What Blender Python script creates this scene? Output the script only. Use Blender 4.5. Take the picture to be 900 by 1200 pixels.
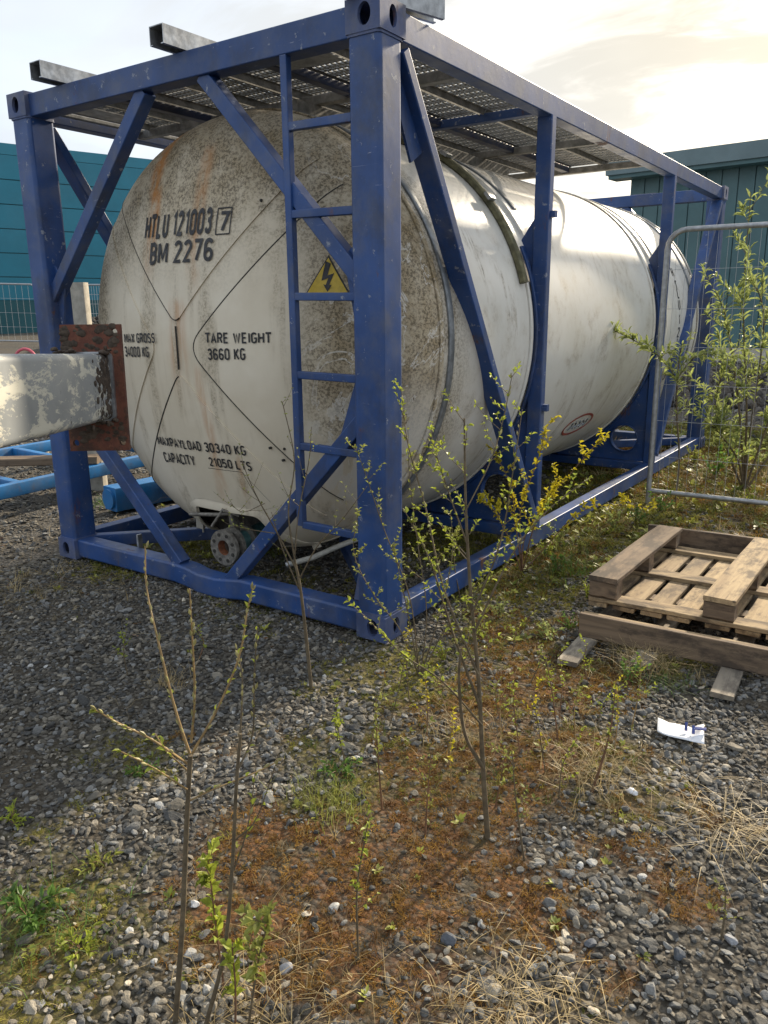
import bpy, bmesh, math, random
import numpy as np
from mathutils import Vector, Matrix, noise as mnoise

for o in list(bpy.data.objects): bpy.data.objects.remove(o)
scene = bpy.context.scene
col = scene.collection
R_ = math.radians

# ------------------------------------------------------------------ camera
F_PX, YAW, PITCH, ROLL = 919.9, -0.6002, -0.2521, -0.0093
CAM = np.array([1.8455, -2.7000, 1.4553])
FW = np.array([math.sin(YAW)*math.cos(PITCH), math.cos(YAW)*math.cos(PITCH), math.sin(PITCH)])
_r = np.array([math.cos(YAW), -math.sin(YAW), 0.0]); _u = np.cross(_r, FW)
RT = math.cos(ROLL)*_r + math.sin(ROLL)*_u
UP = -math.sin(ROLL)*_r + math.cos(ROLL)*_u
cam_d = bpy.data.cameras.new('camera'); cam = bpy.data.objects.new('camera', cam_d); col.objects.link(cam)
cam_d.sensor_fit = 'VERTICAL'; cam_d.sensor_height = 36.0; cam_d.lens = F_PX/1200*36.0
cam_d.clip_start = 0.05; cam_d.clip_end = 2000
m = Matrix.Identity(4)
for i in range(3):
    m[i][0], m[i][1], m[i][2], m[i][3] = RT[i], UP[i], -FW[i], CAM[i]
cam.matrix_world = m
scene.camera = cam

# ------------------------------------------------------------------ sky and sun
SUN_AZ, SUN_EL = R_(4.0), R_(26.0)          # azimuth measured from +Y towards +X
sund = Vector((math.sin(SUN_AZ)*math.cos(SUN_EL), math.cos(SUN_AZ)*math.cos(SUN_EL), math.sin(SUN_EL)))
world = bpy.data.worlds.new("World"); scene.world = world; world.use_nodes = True
wt = world.node_tree
for n in list(wt.nodes): wt.nodes.remove(n)

def nd(nt, typ, _in=None, **props):
    n = nt.nodes.new(typ)
    for k, v in props.items(): setattr(n, k, v)
    for k, v in (_in or {}).items():
        s = n.inputs[k]
        if hasattr(v, 'is_output') or isinstance(v, bpy.types.NodeSocket): nt.links.new(v, s)
        else: s.default_value = v
    return n
def mixc(nt, fac, a, b, blend='MIX'):
    n = nt.nodes.new('ShaderNodeMix'); n.data_type = 'RGBA'; n.blend_type = blend
    for s, v in ((n.inputs[0], fac), (n.inputs[6], a), (n.inputs[7], b)):
        if isinstance(v, bpy.types.NodeSocket): nt.links.new(v, s)
        else: s.default_value = (*v, 1) if isinstance(v, tuple) and len(v) == 3 else v
    return n.outputs[2]
def mth(nt, op, a, b=None, c=None, clamp=False):
    n = nt.nodes.new('ShaderNodeMath'); n.operation = op; n.use_clamp = clamp
    for s, v in zip(n.inputs, (a, b, c)):
        if v is None: continue
        if isinstance(v, bpy.types.NodeSocket): nt.links.new(v, s)
        else: s.default_value = v
    return n.outputs[0]
def ramp(nt, fac, lo, hi, a=0.0, b=1.0, smooth=True):
    n = nt.nodes.new('ShaderNodeMapRange'); n.interpolation_type = 'SMOOTHSTEP' if smooth else 'LINEAR'
    nt.links.new(fac, n.inputs[0]); n.inputs[1].default_value = lo; n.inputs[2].default_value = hi
    n.inputs[3].default_value = a; n.inputs[4].default_value = b
    return n.outputs[0]
def noise(nt, vec, scale, detail=6, rough=.6, dist=0):
    n = nd(nt, 'ShaderNodeTexNoise', {'Scale': scale, 'Detail': detail, 'Roughness': rough, 'Distortion': dist})
    if vec is not None: nt.links.new(vec, n.inputs['Vector'])
    return n.outputs['Fac']
def mapv(nt, vec, sc=(1,1,1), loc=(0,0,0), rot=(0,0,0)):
    n = nd(nt, 'ShaderNodeMapping', {'Scale': sc, 'Location': loc, 'Rotation': rot}); nt.links.new(vec, n.inputs['Vector'])
    return n.outputs[0]

sky = nd(wt, 'ShaderNodeTexSky', sky_type='NISHITA', sun_disc=False, sun_elevation=SUN_EL, sun_rotation=SUN_AZ,
         air_density=1.0, dust_density=3.0, ozone_density=1.0, altitude=0)
tc = nd(wt, 'ShaderNodeTexCoord').outputs['Generated']
sep = nd(wt, 'ShaderNodeSeparateXYZ', {0: tc})
zz = mth(wt, 'MAXIMUM', mth(wt, 'ADD', sep.outputs[2], .12), .05)
pv = nd(wt, 'ShaderNodeCombineXYZ', {0: mth(wt, 'DIVIDE', sep.outputs[0], zz), 1: mth(wt, 'DIVIDE', sep.outputs[1], zz), 2: 0.0}).outputs[0]
cn = noise(wt, mapv(wt, pv, (.9, 1.3, 1), (3.1, 1.7, 0)), 1.5, 8, .58, .6)
cn2 = noise(wt, mapv(wt, pv, (1, 1, 1), (8.1, 2.7, 0)), 0.8, 4, .5, .3)
cover = ramp(wt, cn, .38, .60, .78, 1.0)
dt = nd(wt, 'ShaderNodeVectorMath', {0: tc, 1: tuple(sund)}, operation='DOT_PRODUCT').outputs['Value']
dpos = mth(wt, 'MAXIMUM', dt, 0.0)
glow = mth(wt, 'POWER', dpos, 5.0)
core = mth(wt, 'POWER', dpos, 40.0)
shade = ramp(wt, cn2, .35, .7, .90, 1.06)
CL = 3.6
cloud = mixc(wt, glow, (.84*CL, .91*CL, 1.0*CL), (.98*CL, .87*CL, .66*CL))
cloud = mixc(wt, core, cloud, (1.15*CL, 1.0*CL, .72*CL))
cloud = mixc(wt, 1.0, cloud, nd(wt, 'ShaderNodeCombineXYZ', {0: shade, 1: shade, 2: shade}).outputs[0], 'MULTIPLY')
skyc = mixc(wt, cover, sky.outputs[0], cloud)
bg = nd(wt, 'ShaderNodeBackground', {0: skyc, 1: 0.1})
wo = nd(wt, 'ShaderNodeOutputWorld', {0: bg.outputs[0]})

sl = bpy.data.lights.new('sun', 'SUN'); sl.energy = 2.6; sl.angle = R_(3.0); sl.color = (1.0, .86, .66)
so = bpy.data.objects.new('sun', sl); col.objects.link(so); so.location = (6, 10, 12)
so.rotation_euler = (-sund).to_track_quat('-Z', 'Y').to_euler()

scene.view_settings.view_transform = 'Standard'; scene.view_settings.look = 'None'
scene.view_settings.gamma = 1.0; scene.view_settings.use_curve_mapping = False
scene.view_settings.exposure = 1.6
scene.render.engine = 'CYCLES'

# ------------------------------------------------------------------ pixel helpers (photo is 900 x 1200)
def ray(x, y): return FW + (x-450)/F_PX*RT - (y-600)/F_PX*UP
def on_z(x, y, z=0.0):
    d = ray(x, y); return CAM + d*((z-CAM[2])/d[2])
HF = np.array([math.sin(YAW), math.cos(YAW), 0.0])
def on_vert(x, y, base, off=0.0):
    d = ray(x, y); t = ((np.array(base)-CAM)@HF + off)/(d@HF); return CAM + d*t
def to_px(P):
    d = np.asarray(P)-CAM; w = d@FW
    return 450+F_PX*(d@RT)/w, 600-F_PX*(d@UP)/w, w

# ------------------------------------------------------------------ mesh builder
class MB:
    def __init__(s): s.v = []; s.f = []
    def add(s, v, f):
        o = len(s.v); s.v += [tuple(map(float, p)) for p in v]; s.f += [tuple(i+o for i in q) for q in f]; return s
    def box(s, a, b):
        (x0,y0,z0),(x1,y1,z1) = a, b
        return s.add([(x0,y0,z0),(x1,y0,z0),(x1,y1,z0),(x0,y1,z0),(x0,y0,z1),(x1,y0,z1),(x1,y1,z1),(x0,y1,z1)],
                     [(0,3,2,1),(4,5,6,7),(0,1,5,4),(1,2,6,5),(2,3,7,6),(3,0,4,7)])
    def sweep(s, prof, pts, up=(0,0,1), closed=False, cap=True, scales=None):
        # prof: 2D outline (a along side, b along up'); pts: polyline
        P = [Vector(p) for p in pts]; n = len(P); k = len(prof); V = []
        for i, p in enumerate(P):
            if closed: t = (P[(i+1) % n]-P[i-1]).normalized()
            else: t = (P[min(i+1, n-1)]-P[max(i-1, 0)]).normalized()
            u = Vector(up); sd = t.cross(u)
            if sd.length < 1e-4: sd = t.cross(Vector((0,1,0))) if abs(t.y) < .9 else t.cross(Vector((1,0,0)))
            sd.normalize(); uu = sd.cross(t).normalized()
            sc = scales[i] if scales is not None else 1
            V += [p + sd*(a*sc) + uu*(b*sc) for a, b in prof]
        Fs = []
        for i in range(n if closed else n-1):
            j = (i+1) % n
            for q in range(k):
                r = (q+1) % k; Fs.append((i*k+q, i*k+r, j*k+r, j*k+q))
        if cap and not closed:
            Fs.append(tuple(range(k-1, -1, -1))); Fs.append(tuple((n-1)*k+q for q in range(k)))
        return s.add(V, Fs)
    def bar(s, p, q, w, h, up=(0,0,1), r=.006, seg=2):
        return s.sweep(rrect(w, h, r, seg), [p, q], up)
    def tube(s, pts, r, k=8, scales=None, closed=False):
        return s.sweep([(r*math.cos(2*math.pi*i/k), r*math.sin(2*math.pi*i/k)) for i in range(k)], pts, (0.13,.21,.97), closed, True, scales)
    def build(s, name, mat, parent=None, smooth=None, origin=None):
        me = bpy.data.meshes.new(name); me.from_pydata(s.v, [], s.f); me.validate(); me.update()
        return put(name, me, mat, parent, smooth, origin)
def rrect(w, h, r=.006, seg=2):
    a, b = w/2-r, h/2-r; out = []
    for cx, cy, a0 in ((a,b,0),(-a,b,90),(-a,-b,180),(a,-b,270)):
        for i in range(seg+1):
            t = R_(a0+90*i/seg); out.append((cx+r*math.cos(t), cy+r*math.sin(t)))
    return out
WORG = {}
def put(name, me, mat, parent=None, smooth=35, origin=None):
    """mesh in world coordinates; origin = its base (for things of one mesh)"""
    if mat is not None: me.materials.clear(); me.materials.append(mat)
    if smooth:
        me.polygons.foreach_set('use_smooth', [True]*len(me.polygons))
        try: me.set_sharp_from_angle(angle=R_(smooth))
        except Exception: pass
    o = bpy.data.objects.new(name, me); col.objects.link(o)
    if origin is not None:
        me.transform(Matrix.Translation(-Vector(origin))); o.location = origin
    if parent is not None:
        o.parent = parent; o.location = -Vector(WORG.get(parent.name, (0,0,0))) + (Vector(origin) if origin is not None else Vector((0,0,0)))
    WORG[o.name] = tuple(origin) if origin is not None else (0,0,0)
    return o
def wn(o):
    md = o.modifiers.new('weighted_normals', 'WEIGHTED_NORMAL'); md.keep_sharp = True; md.weight = 100; return o
def thing(name, label, cat, loc=(0,0,0), group=None):
    o = bpy.data.objects.new(name, None); col.objects.link(o); o.location = loc; o.empty_display_size = .1
    WORG[o.name] = tuple(loc)
    return tag(o, label, cat, group)
def tag(o, label, cat=None, group=None, kind=None):
    o['label'] = label
    if cat: o['category'] = cat
    if group: o['group'] = group
    if kind: o['kind'] = kind
    return o
def plate2d(outer, holes, thick):
    """filled outline with holes -> (verts Nx3 in (u,v,w), faces)"""
    cu = bpy.data.curves.new('tmp', 'CURVE'); cu.dimensions = '2D'; cu.fill_mode = 'BOTH'; cu.extrude = thick/2
    for pl in [outer]+list(holes):
        sp = cu.splines.new('POLY'); sp.points.add(len(pl)-1); sp.use_cyclic_u = True
        for i, (a, b) in enumerate(pl): sp.points[i].co = (a, b, 0, 1)
    ob = bpy.data.objects.new('tmp', cu); me = ob.to_mesh()
    v = [tuple(x.co) for x in me.vertices]; f = [tuple(p.vertices) for p in me.polygons]
    ob.to_mesh_clear(); bpy.data.objects.remove(ob); bpy.data.curves.remove(cu)
    return v, f
def circ(cx, cy, r, n=28, ry=None): return [(cx+r*math.cos(2*math.pi*i/n), cy+(ry or r)*math.sin(2*math.pi*i/n)) for i in range(n)]

# ------------------------------------------------------------------ materials
def newmat(name):
    mt = bpy.data.materials.new(name); mt.use_nodes = True
    nt = mt.node_tree; b = nt.nodes['Principled BSDF']
    return mt, nt, b
def ocoord(nt): return nd(nt, 'ShaderNodeTexCoord').outputs['Object']
def bump(nt, b, h, strength=.3, dist=.01):
    n = nd(nt, 'ShaderNodeBump', {'Height': h, 'Strength': strength, 'Distance': dist}); nt.links.new(n.outputs[0], b.inputs['Normal'])
def L(nt, a, b): nt.links.new(a, b)

def paint_mat(name, base, chip=(.10,.12,.17), rust=.5, rough=.42, wear=.5, dirt=(.16,.14,.11), dirtamt=.35):
    mt, nt, b = newmat(name); v = ocoord(nt)
    c = mixc(nt, ramp(nt, noise(nt, v, 2.2, 5), .3, .7), tuple(x*.78 for x in base), tuple(min(1, x*1.2+.006) for x in base))
    # chalky fading and run marks
    c = mixc(nt, mth(nt, 'MULTIPLY', ramp(nt, noise(nt, mapv(nt, v, (14, 14, 1.2)), 1.0, 7, .65), .52, .78), .28), c, tuple(x*.7+.06 for x in base))
    # dusty film
    d = mth(nt, 'MULTIPLY', ramp(nt, noise(nt, v, 6, 8, .65), .42, .75), dirtamt)
    c = mixc(nt, d, c, dirt)
    # dark grime in broad soft patches with ragged edges
    gm = mth(nt, 'MULTIPLY', ramp(nt, noise(nt, mapv(nt, v, (1,1,.6), (4,2,7)), 3.2, 10, .75), .50, .66), .45)
    c = mixc(nt, gm, c, (.028,.030,.038))
    # long fine scratches in two directions
    for rr_ in ((.0,.9,.3), (.8,.1,1.9)):
        q1 = ramp(nt, noise(nt, mapv(nt, v, (3, 130, 130), (1,5,2), rr_), 1.0, 4, .6), .70, .73)
        c = mixc(nt, mth(nt, 'MULTIPLY', mth(nt, 'MULTIPLY', q1, ramp(nt, noise(nt, v, 2.7, 3), .5, .6)), .5*wear), c, (.34,.37,.45))
    # scratches, stretched
    s1 = ramp(nt, noise(nt, mapv(nt, v, (9, 9, 60), rot=(.2,.3,0)), 1.0, 6, .7), .66, .70)
    s2 = ramp(nt, noise(nt, v, 3.5, 3), .5-.1*wear, .62)
    c = mixc(nt, mth(nt, 'MULTIPLY', mth(nt, 'MULTIPLY', s1, s2), .6*wear), c, (.42,.44,.50))
    # chips and rust
    cn_ = noise(nt, v, 17, 9, .72)
    ch = ramp(nt, cn_, .625, .645); c = mixc(nt, mth(nt, 'MULTIPLY', ch, wear), c, chip)
    ru = mth(nt, 'MULTIPLY', ramp(nt, noise(nt, mapv(nt, v, (1,1,.45)), 5.0, 9, .7), .61, .69), rust)
    c = mixc(nt, ru, c, (.13,.055,.025))
    L(nt, c, b.inputs['Base Color'])
    rr = mth(nt, 'ADD', mth(nt, 'MULTIPLY', noise(nt, v, 9, 5), .3), rough-.1)
    L(nt, mth(nt, 'ADD', rr, mth(nt, 'MULTIPLY', ru, .3), clamp=True), b.inputs['Roughness'])
    bump(nt, b, mth(nt, 'ADD', mth(nt, 'MULTIPLY', cn_, .35), mth(nt, 'MULTIPLY', noise(nt, v, 4, 3), .8)), .12, .01)
    return mt
M = {}
M['blue'] = paint_mat('faded_blue_paint', (.013,.054,.190), dirt=(.14,.135,.12), dirtamt=.42, wear=1.0, rust=.9, chip=(.21,.23,.28))
M['blue_old'] = paint_mat('weathered_blue_casting', (.055,.085,.20), rust=.9, wear=.9, rough=.55, dirtamt=.6, dirt=(.20,.19,.18))
M['brightblue'] = paint_mat('bright_blue_paint', (.010,.16,.42), rust=.6, wear=.6)
M['darkblue'] = paint_mat('dark_blue_paint', (.015,.03,.09), rust=.4, wear=.4, dirtamt=.5)

def tank_mat(name, end):
    mt, nt, b = newmat(name); v = ocoord(nt); s = nd(nt, 'ShaderNodeSeparateXYZ', {0: v}); x, y, z = s.outputs
    base = mixc(nt, ramp(nt, noise(nt, v, 1.6, 5), .35, .7), (.62,.545,.415) if end else (.64,.62,.56), (.72,.655,.53) if end else (.72,.705,.66))
    fine = noise(nt, v, 75, 8, .75); mid = noise(nt, v, 9, 8, .7, .4); big = noise(nt, v, 1.7, 4, .55, .5)
    if end:
        strk = noise(nt, mapv(nt, v, (7, 7, .55)), 1.0, 6, .62)
        up = ramp(nt, z, 1.25, 2.35); rt = ramp(nt, x, -.75, -.30); lf = ramp(nt, x, -1.75, -2.25)
        m = mth(nt, 'MAXIMUM', mth(nt, 'MULTIPLY', up, 1.0), mth(nt, 'MULTIPLY', rt, mth(nt, 'MULTIPLY', ramp(nt, z, .45, 1.2), .95)))
        m = mth(nt, 'MAXIMUM', m, mth(nt, 'MULTIPLY', lf, mth(nt, 'MULTIPLY', ramp(nt, z, .9, 1.5), .9)))
        m = mth(nt, 'MULTIPLY', m, ramp(nt, mth(nt, 'ADD', mth(nt, 'MULTIPLY', big, .6), mth(nt, 'MULTIPLY', strk, .4)), .33, .58, .55, 1.15))
        m = mth(nt, 'MAXIMUM', m, mth(nt, 'MULTIPLY', ramp(nt, strk, .48, .66), .42))
    else:
        strk = mth(nt, 'ADD', mth(nt, 'MULTIPLY', noise(nt, mapv(nt, v, (1.1, 7, 1.1)), 1.0, 8, .72, .5), .7), mth(nt, 'MULTIPLY', noise(nt, v, 3.2, 6, .65), .3))
        fr = ramp(nt, y, 1.15, .45); up = ramp(nt, z, 2.0, 2.45)
        lo = mth(nt, 'MULTIPLY', ramp(nt, z, 1.5, .45), ramp(nt, strk, .5, .68))
        m = mth(nt, 'MAXIMUM', mth(nt, 'MULTIPLY', fr, ramp(nt, strk, .25, .6, .55, 1.0)), mth(nt, 'MULTIPLY', up, ramp(nt, strk, .35, .65, .25, .8)))
        m = mth(nt, 'MAXIMUM', m, mth(nt, 'MULTIPLY', lo, .9))
        m = mth(nt, 'MAXIMUM', m, mth(nt, 'MULTIPLY', ramp(nt, strk, .53, .66), mth(nt, 'MULTIPLY', ramp(nt, y, 4.5, 1.2), .7)))
        m = mth(nt, 'MAXIMUM', m, mth(nt, 'MULTIPLY', ramp(nt, noise(nt, v, 4.5, 9, .72), .45, .7), .38))
    film = mth(nt, 'MULTIPLY', m, ramp(nt, mid, .25, .70, .45, 1.0), clamp=True)
    c = mixc(nt, film, base, (.31,.235,.13))
    spk = mth(nt, 'MULTIPLY', mth(nt, 'MULTIPLY', ramp(nt, fine, .46, .56), ramp(nt, mid, .30, .55)), ramp(nt, m, .10, .7), clamp=True)
    c = mixc(nt, mth(nt, 'MULTIPLY', spk, .78), c, (.075,.058,.034))
    if end:
        # orange rust runs coming down from the top edge and the seam in the middle
        wob = mth(nt, 'MULTIPLY', mth(nt, 'SUBTRACT', noise(nt, mapv(nt, v, (1,1,1)), 2.2, 4), .5), .16)
        def run(xc_, w, zlo, zhi, k):
            d = mth(nt, 'ABSOLUTE', mth(nt, 'SUBTRACT', mth(nt, 'ADD', x, wob), xc_))
            f = mth(nt, 'MULTIPLY', ramp(nt, d, w, w*.1), mth(nt, 'MULTIPLY', ramp(nt, z, zlo, zlo+.35), ramp(nt, z, zhi+.02, zhi-.05)))
            return mth(nt, 'MULTIPLY', f, mth(nt, 'MULTIPLY', ramp(nt, noise(nt, mapv(nt, v, (26, 26, 1.6)), 1.0, 8, .7), .36, .60, .12, 1.0), k))
        for a in ((-1.53, .085, 1.55, 2.5, 1.0), (-1.17, .06, 1.45, 2.25, .5), (-1.30, .10, .95, 1.52, .55), (-1.16, .05, .35, 1.2, .45), (-1.0,.03,.35,.75,.4)):
            c = mixc(nt, run(*a), c, (.42,.17,.035))
        flake = mth(nt, 'MULTIPLY', ramp(nt, mth(nt, 'ABSOLUTE', mth(nt, 'SUBTRACT', noise(nt, v, 2.6, 7, .62, 1.2), .5)), .012, .004), mth(nt, 'MULTIPLY', rt, .8))
        c = mixc(nt, flake, c, (.66,.63,.57))
        pt = mth(nt, 'MULTIPLY', ramp(nt, noise(nt, v, 2.6, 7, .62, 1.2), .5, .52), mth(nt, 'MULTIPLY', rt, ramp(nt, z, 1.25, .8)))
        c = mixc(nt, mth(nt, 'MULTIPLY', pt, .8), c, (.62,.60,.55))
    L(nt, c, b.inputs['Base Color'])
    L(nt, ramp(nt, m, 0, 1, .38 if not end else .45, .8), b.inputs['Roughness'])
    dent = noise(nt, mapv(nt, v, (1, .6, 1)), 2.6, 2, .4)
    bump(nt, b, mth(nt, 'ADD', mth(nt, 'MULTIPLY', dent, 1.0), mth(nt, 'MULTIPLY', fine, .03)), .16, .03)
    return mt
M['tank_end'] = tank_mat('dirty_white_cladding_end', True)
M['tank_shell'] = tank_mat('dirty_white_cladding_shell', False)

def simple(name, c, rough=.6, metal=0.0, var=.25, scale=12, bmp=.15, det=8):
    mt, nt, b = newmat(name); v = ocoord(nt); n_ = noise(nt, v, scale, det, .65)
    cc = mixc(nt, ramp(nt, n_, .3, .7), tuple(x*(1-var) for x in c), tuple(min(1, x*(1+var)) for x in c))
    L(nt, cc, b.inputs['Base Color']); b.inputs['Metallic'].default_value = metal
    L(nt, ramp(nt, noise(nt, v, scale*.6, 4), .3, .7, max(0, rough-.12), min(1, rough+.12)), b.inputs['Roughness'])
    if bmp: bump(nt, b, n_, bmp, .005)
    return mt
M['galv'] = simple('galvanised_steel', (.34,.35,.36), .45, .75, .35, 18)
M['galv_dull'] = simple('dull_galvanised_grating', (.24,.235,.22), .6, .4, .35, 20)
M['black_print'] = simple('black_lettering', (.022,.022,.024), .6, 0, .5, 60, 0)
M['yellow_print'] = simple('faded_yellow_vinyl', (.52,.36,.03), .5, 0, .2, 20, 0)
M['red_print'] = simple('faded_red_print', (.30,.06,.04), .5, 0, .3, 30, 0)
M['seal'] = simple('dark_seam_sealant', (.03,.027,.022), .8, 0, .4, 40, 0)
M['olive'] = simple('olive_stained_strap', (.13,.12,.065), .7, .1, .45, 22)
M['strap'] = simple('grey_steel_strap', (.20,.215,.23), .5, .4, .3, 20)
M['flange'] = simple('weathered_steel_flange', (.20,.185,.16), .6, .5, .4, 45, .3)
M['rustpipe'] = simple('rusty_pipe_bore', (.22,.085,.04), .85, 0, .4, 60, .3)
M['tealcast'] = simple('teal_valve_body', (.05,.12,.12), .5, .1, .4, 30)
M['pocket'] = simple('recess_shade_dark', (.045,.038,.030), .85, 0, .5, 20)  # shade of the valve pocket, put in as a dark colour
M['hose'] = simple('translucent_grey_hose', (.33,.32,.28), .5, 0, .2, 30)
def rust_mat():
    mt, nt, b = newmat('rusty_plate'); v = ocoord(nt)
    c = mixc(nt, ramp(nt, noise(nt, v, 16, 8, .7), .35, .65), (.105,.036,.024), (.17,.062,.036))
    c = mixc(nt, mth(nt, 'MULTIPLY', ramp(nt, noise(nt, v, 9, 8, .7), .47, .60), .85), c, (.045,.028,.020))
    c = mixc(nt, mth(nt, 'MULTIPLY', ramp(nt, noise(nt, v, 70, 5, .7), .55, .68), .5), c, (.22,.10,.05))
    L(nt, c, b.inputs['Base Color']); b.inputs['Roughness'].default_value = .9; bump(nt, b, noise(nt, v, 40, 8, .75), .7, .006); return mt
M['rust'] = rust_mat()
M['concrete'] = simple('pale_concrete', (.40,.37,.31), .85, 0, .22, 14, .3)
M['fence'] = simple('galvanised_fence_tube', (.36,.37,.38), .45, .6, .2, 30)
M['wire'] = simple('thin_galvanised_wire', (.42,.43,.44), .5, .5, .1, 30, 0)
M['pink'] = simple('pink_hose', (.55,.10,.14), .5, 0, .15, 20)
M['white_plastic'] = simple('white_plastic_wrapper', (.72,.74,.78), .3, 0, .06, 20)
M['blue_plastic'] = simple('dark_blue_print', (.03,.05,.20), .4, 0, .2, 20, 0)
M['white_pave'] = simple('pale_concrete_apron', (.42,.42,.42), .8, 0, .15, 3)

def wood_mat(name, a, b_, dark):
    mt, nt, b = newmat(name); v = ocoord(nt)
    oi = nd(nt, 'ShaderNodeObjectInfo').outputs['Random']
    off = nd(nt, 'ShaderNodeCombineXYZ', {0: mth(nt, 'MULTIPLY', oi, 37.0), 1: mth(nt, 'MULTIPLY', oi, 11.0), 2: 0.0}).outputs[0]
    vv = nd(nt, 'ShaderNodeVectorMath', {0: v, 1: off}, operation='ADD').outputs[0]
    g = noise(nt, mapv(nt, vv, (2.0, 38, 38)), 1.0, 7, .65, .8)
    c = mixc(nt, ramp(nt, g, .3, .7), a, b_)
    c = mixc(nt, mth(nt, 'MULTIPLY', ramp(nt, noise(nt, mapv(nt, vv, (3, 90, 90)), 1.0, 5, .6), .62, .72), .55), c, dark)
    st = ramp(nt, noise(nt, mapv(nt, vv, (.6,1.4,1.4)), 6, 9, .72), .45, .60); c = mixc(nt, mth(nt, 'MULTIPLY', st, .85), c, dark)
    kn = nd(nt, 'ShaderNodeTexVoronoi', {'Vector': mapv(nt, vv, (3.2, 9, 9)), 'Scale': 1.0}).outputs['Distance']
    c = mixc(nt, ramp(nt, kn, .12, .05), c, tuple(x*.7 for x in dark))
    c = mixc(nt, mth(nt, 'MULTIPLY', oi, .35), c, dark)
    L(nt, c, b.inputs['Base Color']); b.inputs['Roughness'].default_value = .85
    bump(nt, b, g, .35, .006); return mt
M['wood'] = wood_mat('weathered_pallet_wood', (.46,.34,.19), (.29,.20,.11), (.075,.052,.034))
M['wood_dark'] = wood_mat('dark_weathered_timber', (.27,.19,.12), (.15,.105,.068), (.045,.033,.025))
M['wood_grey'] = wood_mat('grey_weathered_board', (.40,.35,.27), (.26,.22,.17), (.10,.085,.07))

# flaking grey paint with mud for the box beam
def beam_mat():
    mt, nt, b = newmat('flaking_grey_beam_paint'); v = ocoord(nt)
    s = nd(nt, 'ShaderNodeSeparateXYZ', {0: v}); x = s.outputs[0]
    c = mixc(nt, ramp(nt, noise(nt, v, 4, 5), .3, .7), (.23,.245,.25), (.30,.315,.32))
    fl = noise(nt, mapv(nt, v, (4, 10, 10)), 1.3, 12, .78, .3)
    c = mixc(nt, ramp(nt, fl, .52, .53), c, (.60,.585,.50))
    c = mixc(nt, mth(nt, 'MULTIPLY', ramp(nt, noise(nt, v, 30, 6, .7), .62, .66), .8), c, (.50,.49,.42))
    mud = mth(nt, 'MULTIPLY', ramp(nt, mth(nt, 'ADD', noise(nt, v, 17, 7, .68, .5), ramp(nt, x, -.30, -.03, -.16, .06)), .49, .53), 1.0)
    c = mixc(nt, mud, c, (.042,.030,.021))
    L(nt, c, b.inputs['Base Color']); L(nt, ramp(nt, mud, 0, 1, .38, .95), b.inputs['Roughness'])
    bump(nt, b, mth(nt, 'ADD', mth(nt, 'MULTIPLY', ramp(nt, fl, .53, .56), .15), mth(nt, 'MULTIPLY', mud, noise(nt, v, 60, 6))), .5, .012)
    return mt
M['beam'] = beam_mat()

def stone_mat():
    mt, nt, b = newmat('crushed_stone')
    at = nd(nt, 'ShaderNodeAttribute', attribute_type='INSTANCER', attribute_name='col')
    v = ocoord(nt)
    n_ = noise(nt, v, 1.8, 6, .7)
    c = mixc(nt, 1.0, at.outputs['Color'], nd(nt, 'ShaderNodeCombineXYZ', {0: ramp(nt, n_, .25, .75, .6, 1.3), 1: ramp(nt, n_, .25, .75, .6, 1.3), 2: ramp(nt, n_, .25, .75, .6, 1.28)}).outputs[0], 'MULTIPLY')
    L(nt, c, b.inputs['Base Color']); b.inputs['Roughness'].default_value = .78
    bump(nt, b, n_, .4, .25); return mt
M['stone'] = stone_mat()
def leafy(name, attr=True, c=(.2,.3,.03), trans=.45, rough=.5):
    mt, nt, b = newmat(name)
    if attr: cs = nd(nt, 'ShaderNodeAttribute', attribute_type='INSTANCER', attribute_name='col').outputs['Color']
    else:
        v = ocoord(nt); n_ = noise(nt, v, 25, 3); cs = mixc(nt, ramp(nt, n_, .35, .65), tuple(x*.65 for x in c), tuple(min(1, x*1.3) for x in c))
    L(nt, cs, b.inputs['Base Color']); b.inputs['Roughness'].default_value = rough
    if trans:
        tr = nd(nt, 'ShaderNodeBsdfTranslucent', {0: cs}); mx = nd(nt, 'ShaderNodeMixShader', {0: trans, 1: b.outputs[0], 2: tr.outputs[0]})
        L(nt, mx.outputs[0], nt.nodes['Material Output'].inputs[0])
    return mt
M['scatter_blade'] = leafy('dry_and_green_blades', True, trans=.35)
M['scatter_moss'] = leafy('moss_fronds', True, trans=.25, rough=.9)
M['leaf_lime'] = leafy('young_lime_leaves', False, (.33,.38,.05))
M['leaf_yellow'] = leafy('young_yellow_leaves', False, (.58,.50,.03))
M['leaf_olive'] = leafy('pale_olive_leaves', False, (.28,.30,.07))
M['leaf_green'] = leafy('mid_green_leaves', False, (.11,.20,.04))
M['leaf_grey'] = leafy('grey_green_leaves', False, (.32,.37,.12))
M['catkin'] = leafy('pale_catkin_buds', False, (.42,.38,.16), .3)
M['straw'] = leafy('dry_straw', False, (.42,.32,.155), .3)
M['bark'] = simple('grey_brown_bark', (.115,.088,.052), .85, 0, .35, 30)
M['bark_red'] = simple('reddish_twig_bark', (.16,.085,.045), .7, 0, .35, 40)
M['bark_tan'] = simple('tan_willow_bark', (.27,.18,.075), .7, 0, .3, 40)

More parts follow.
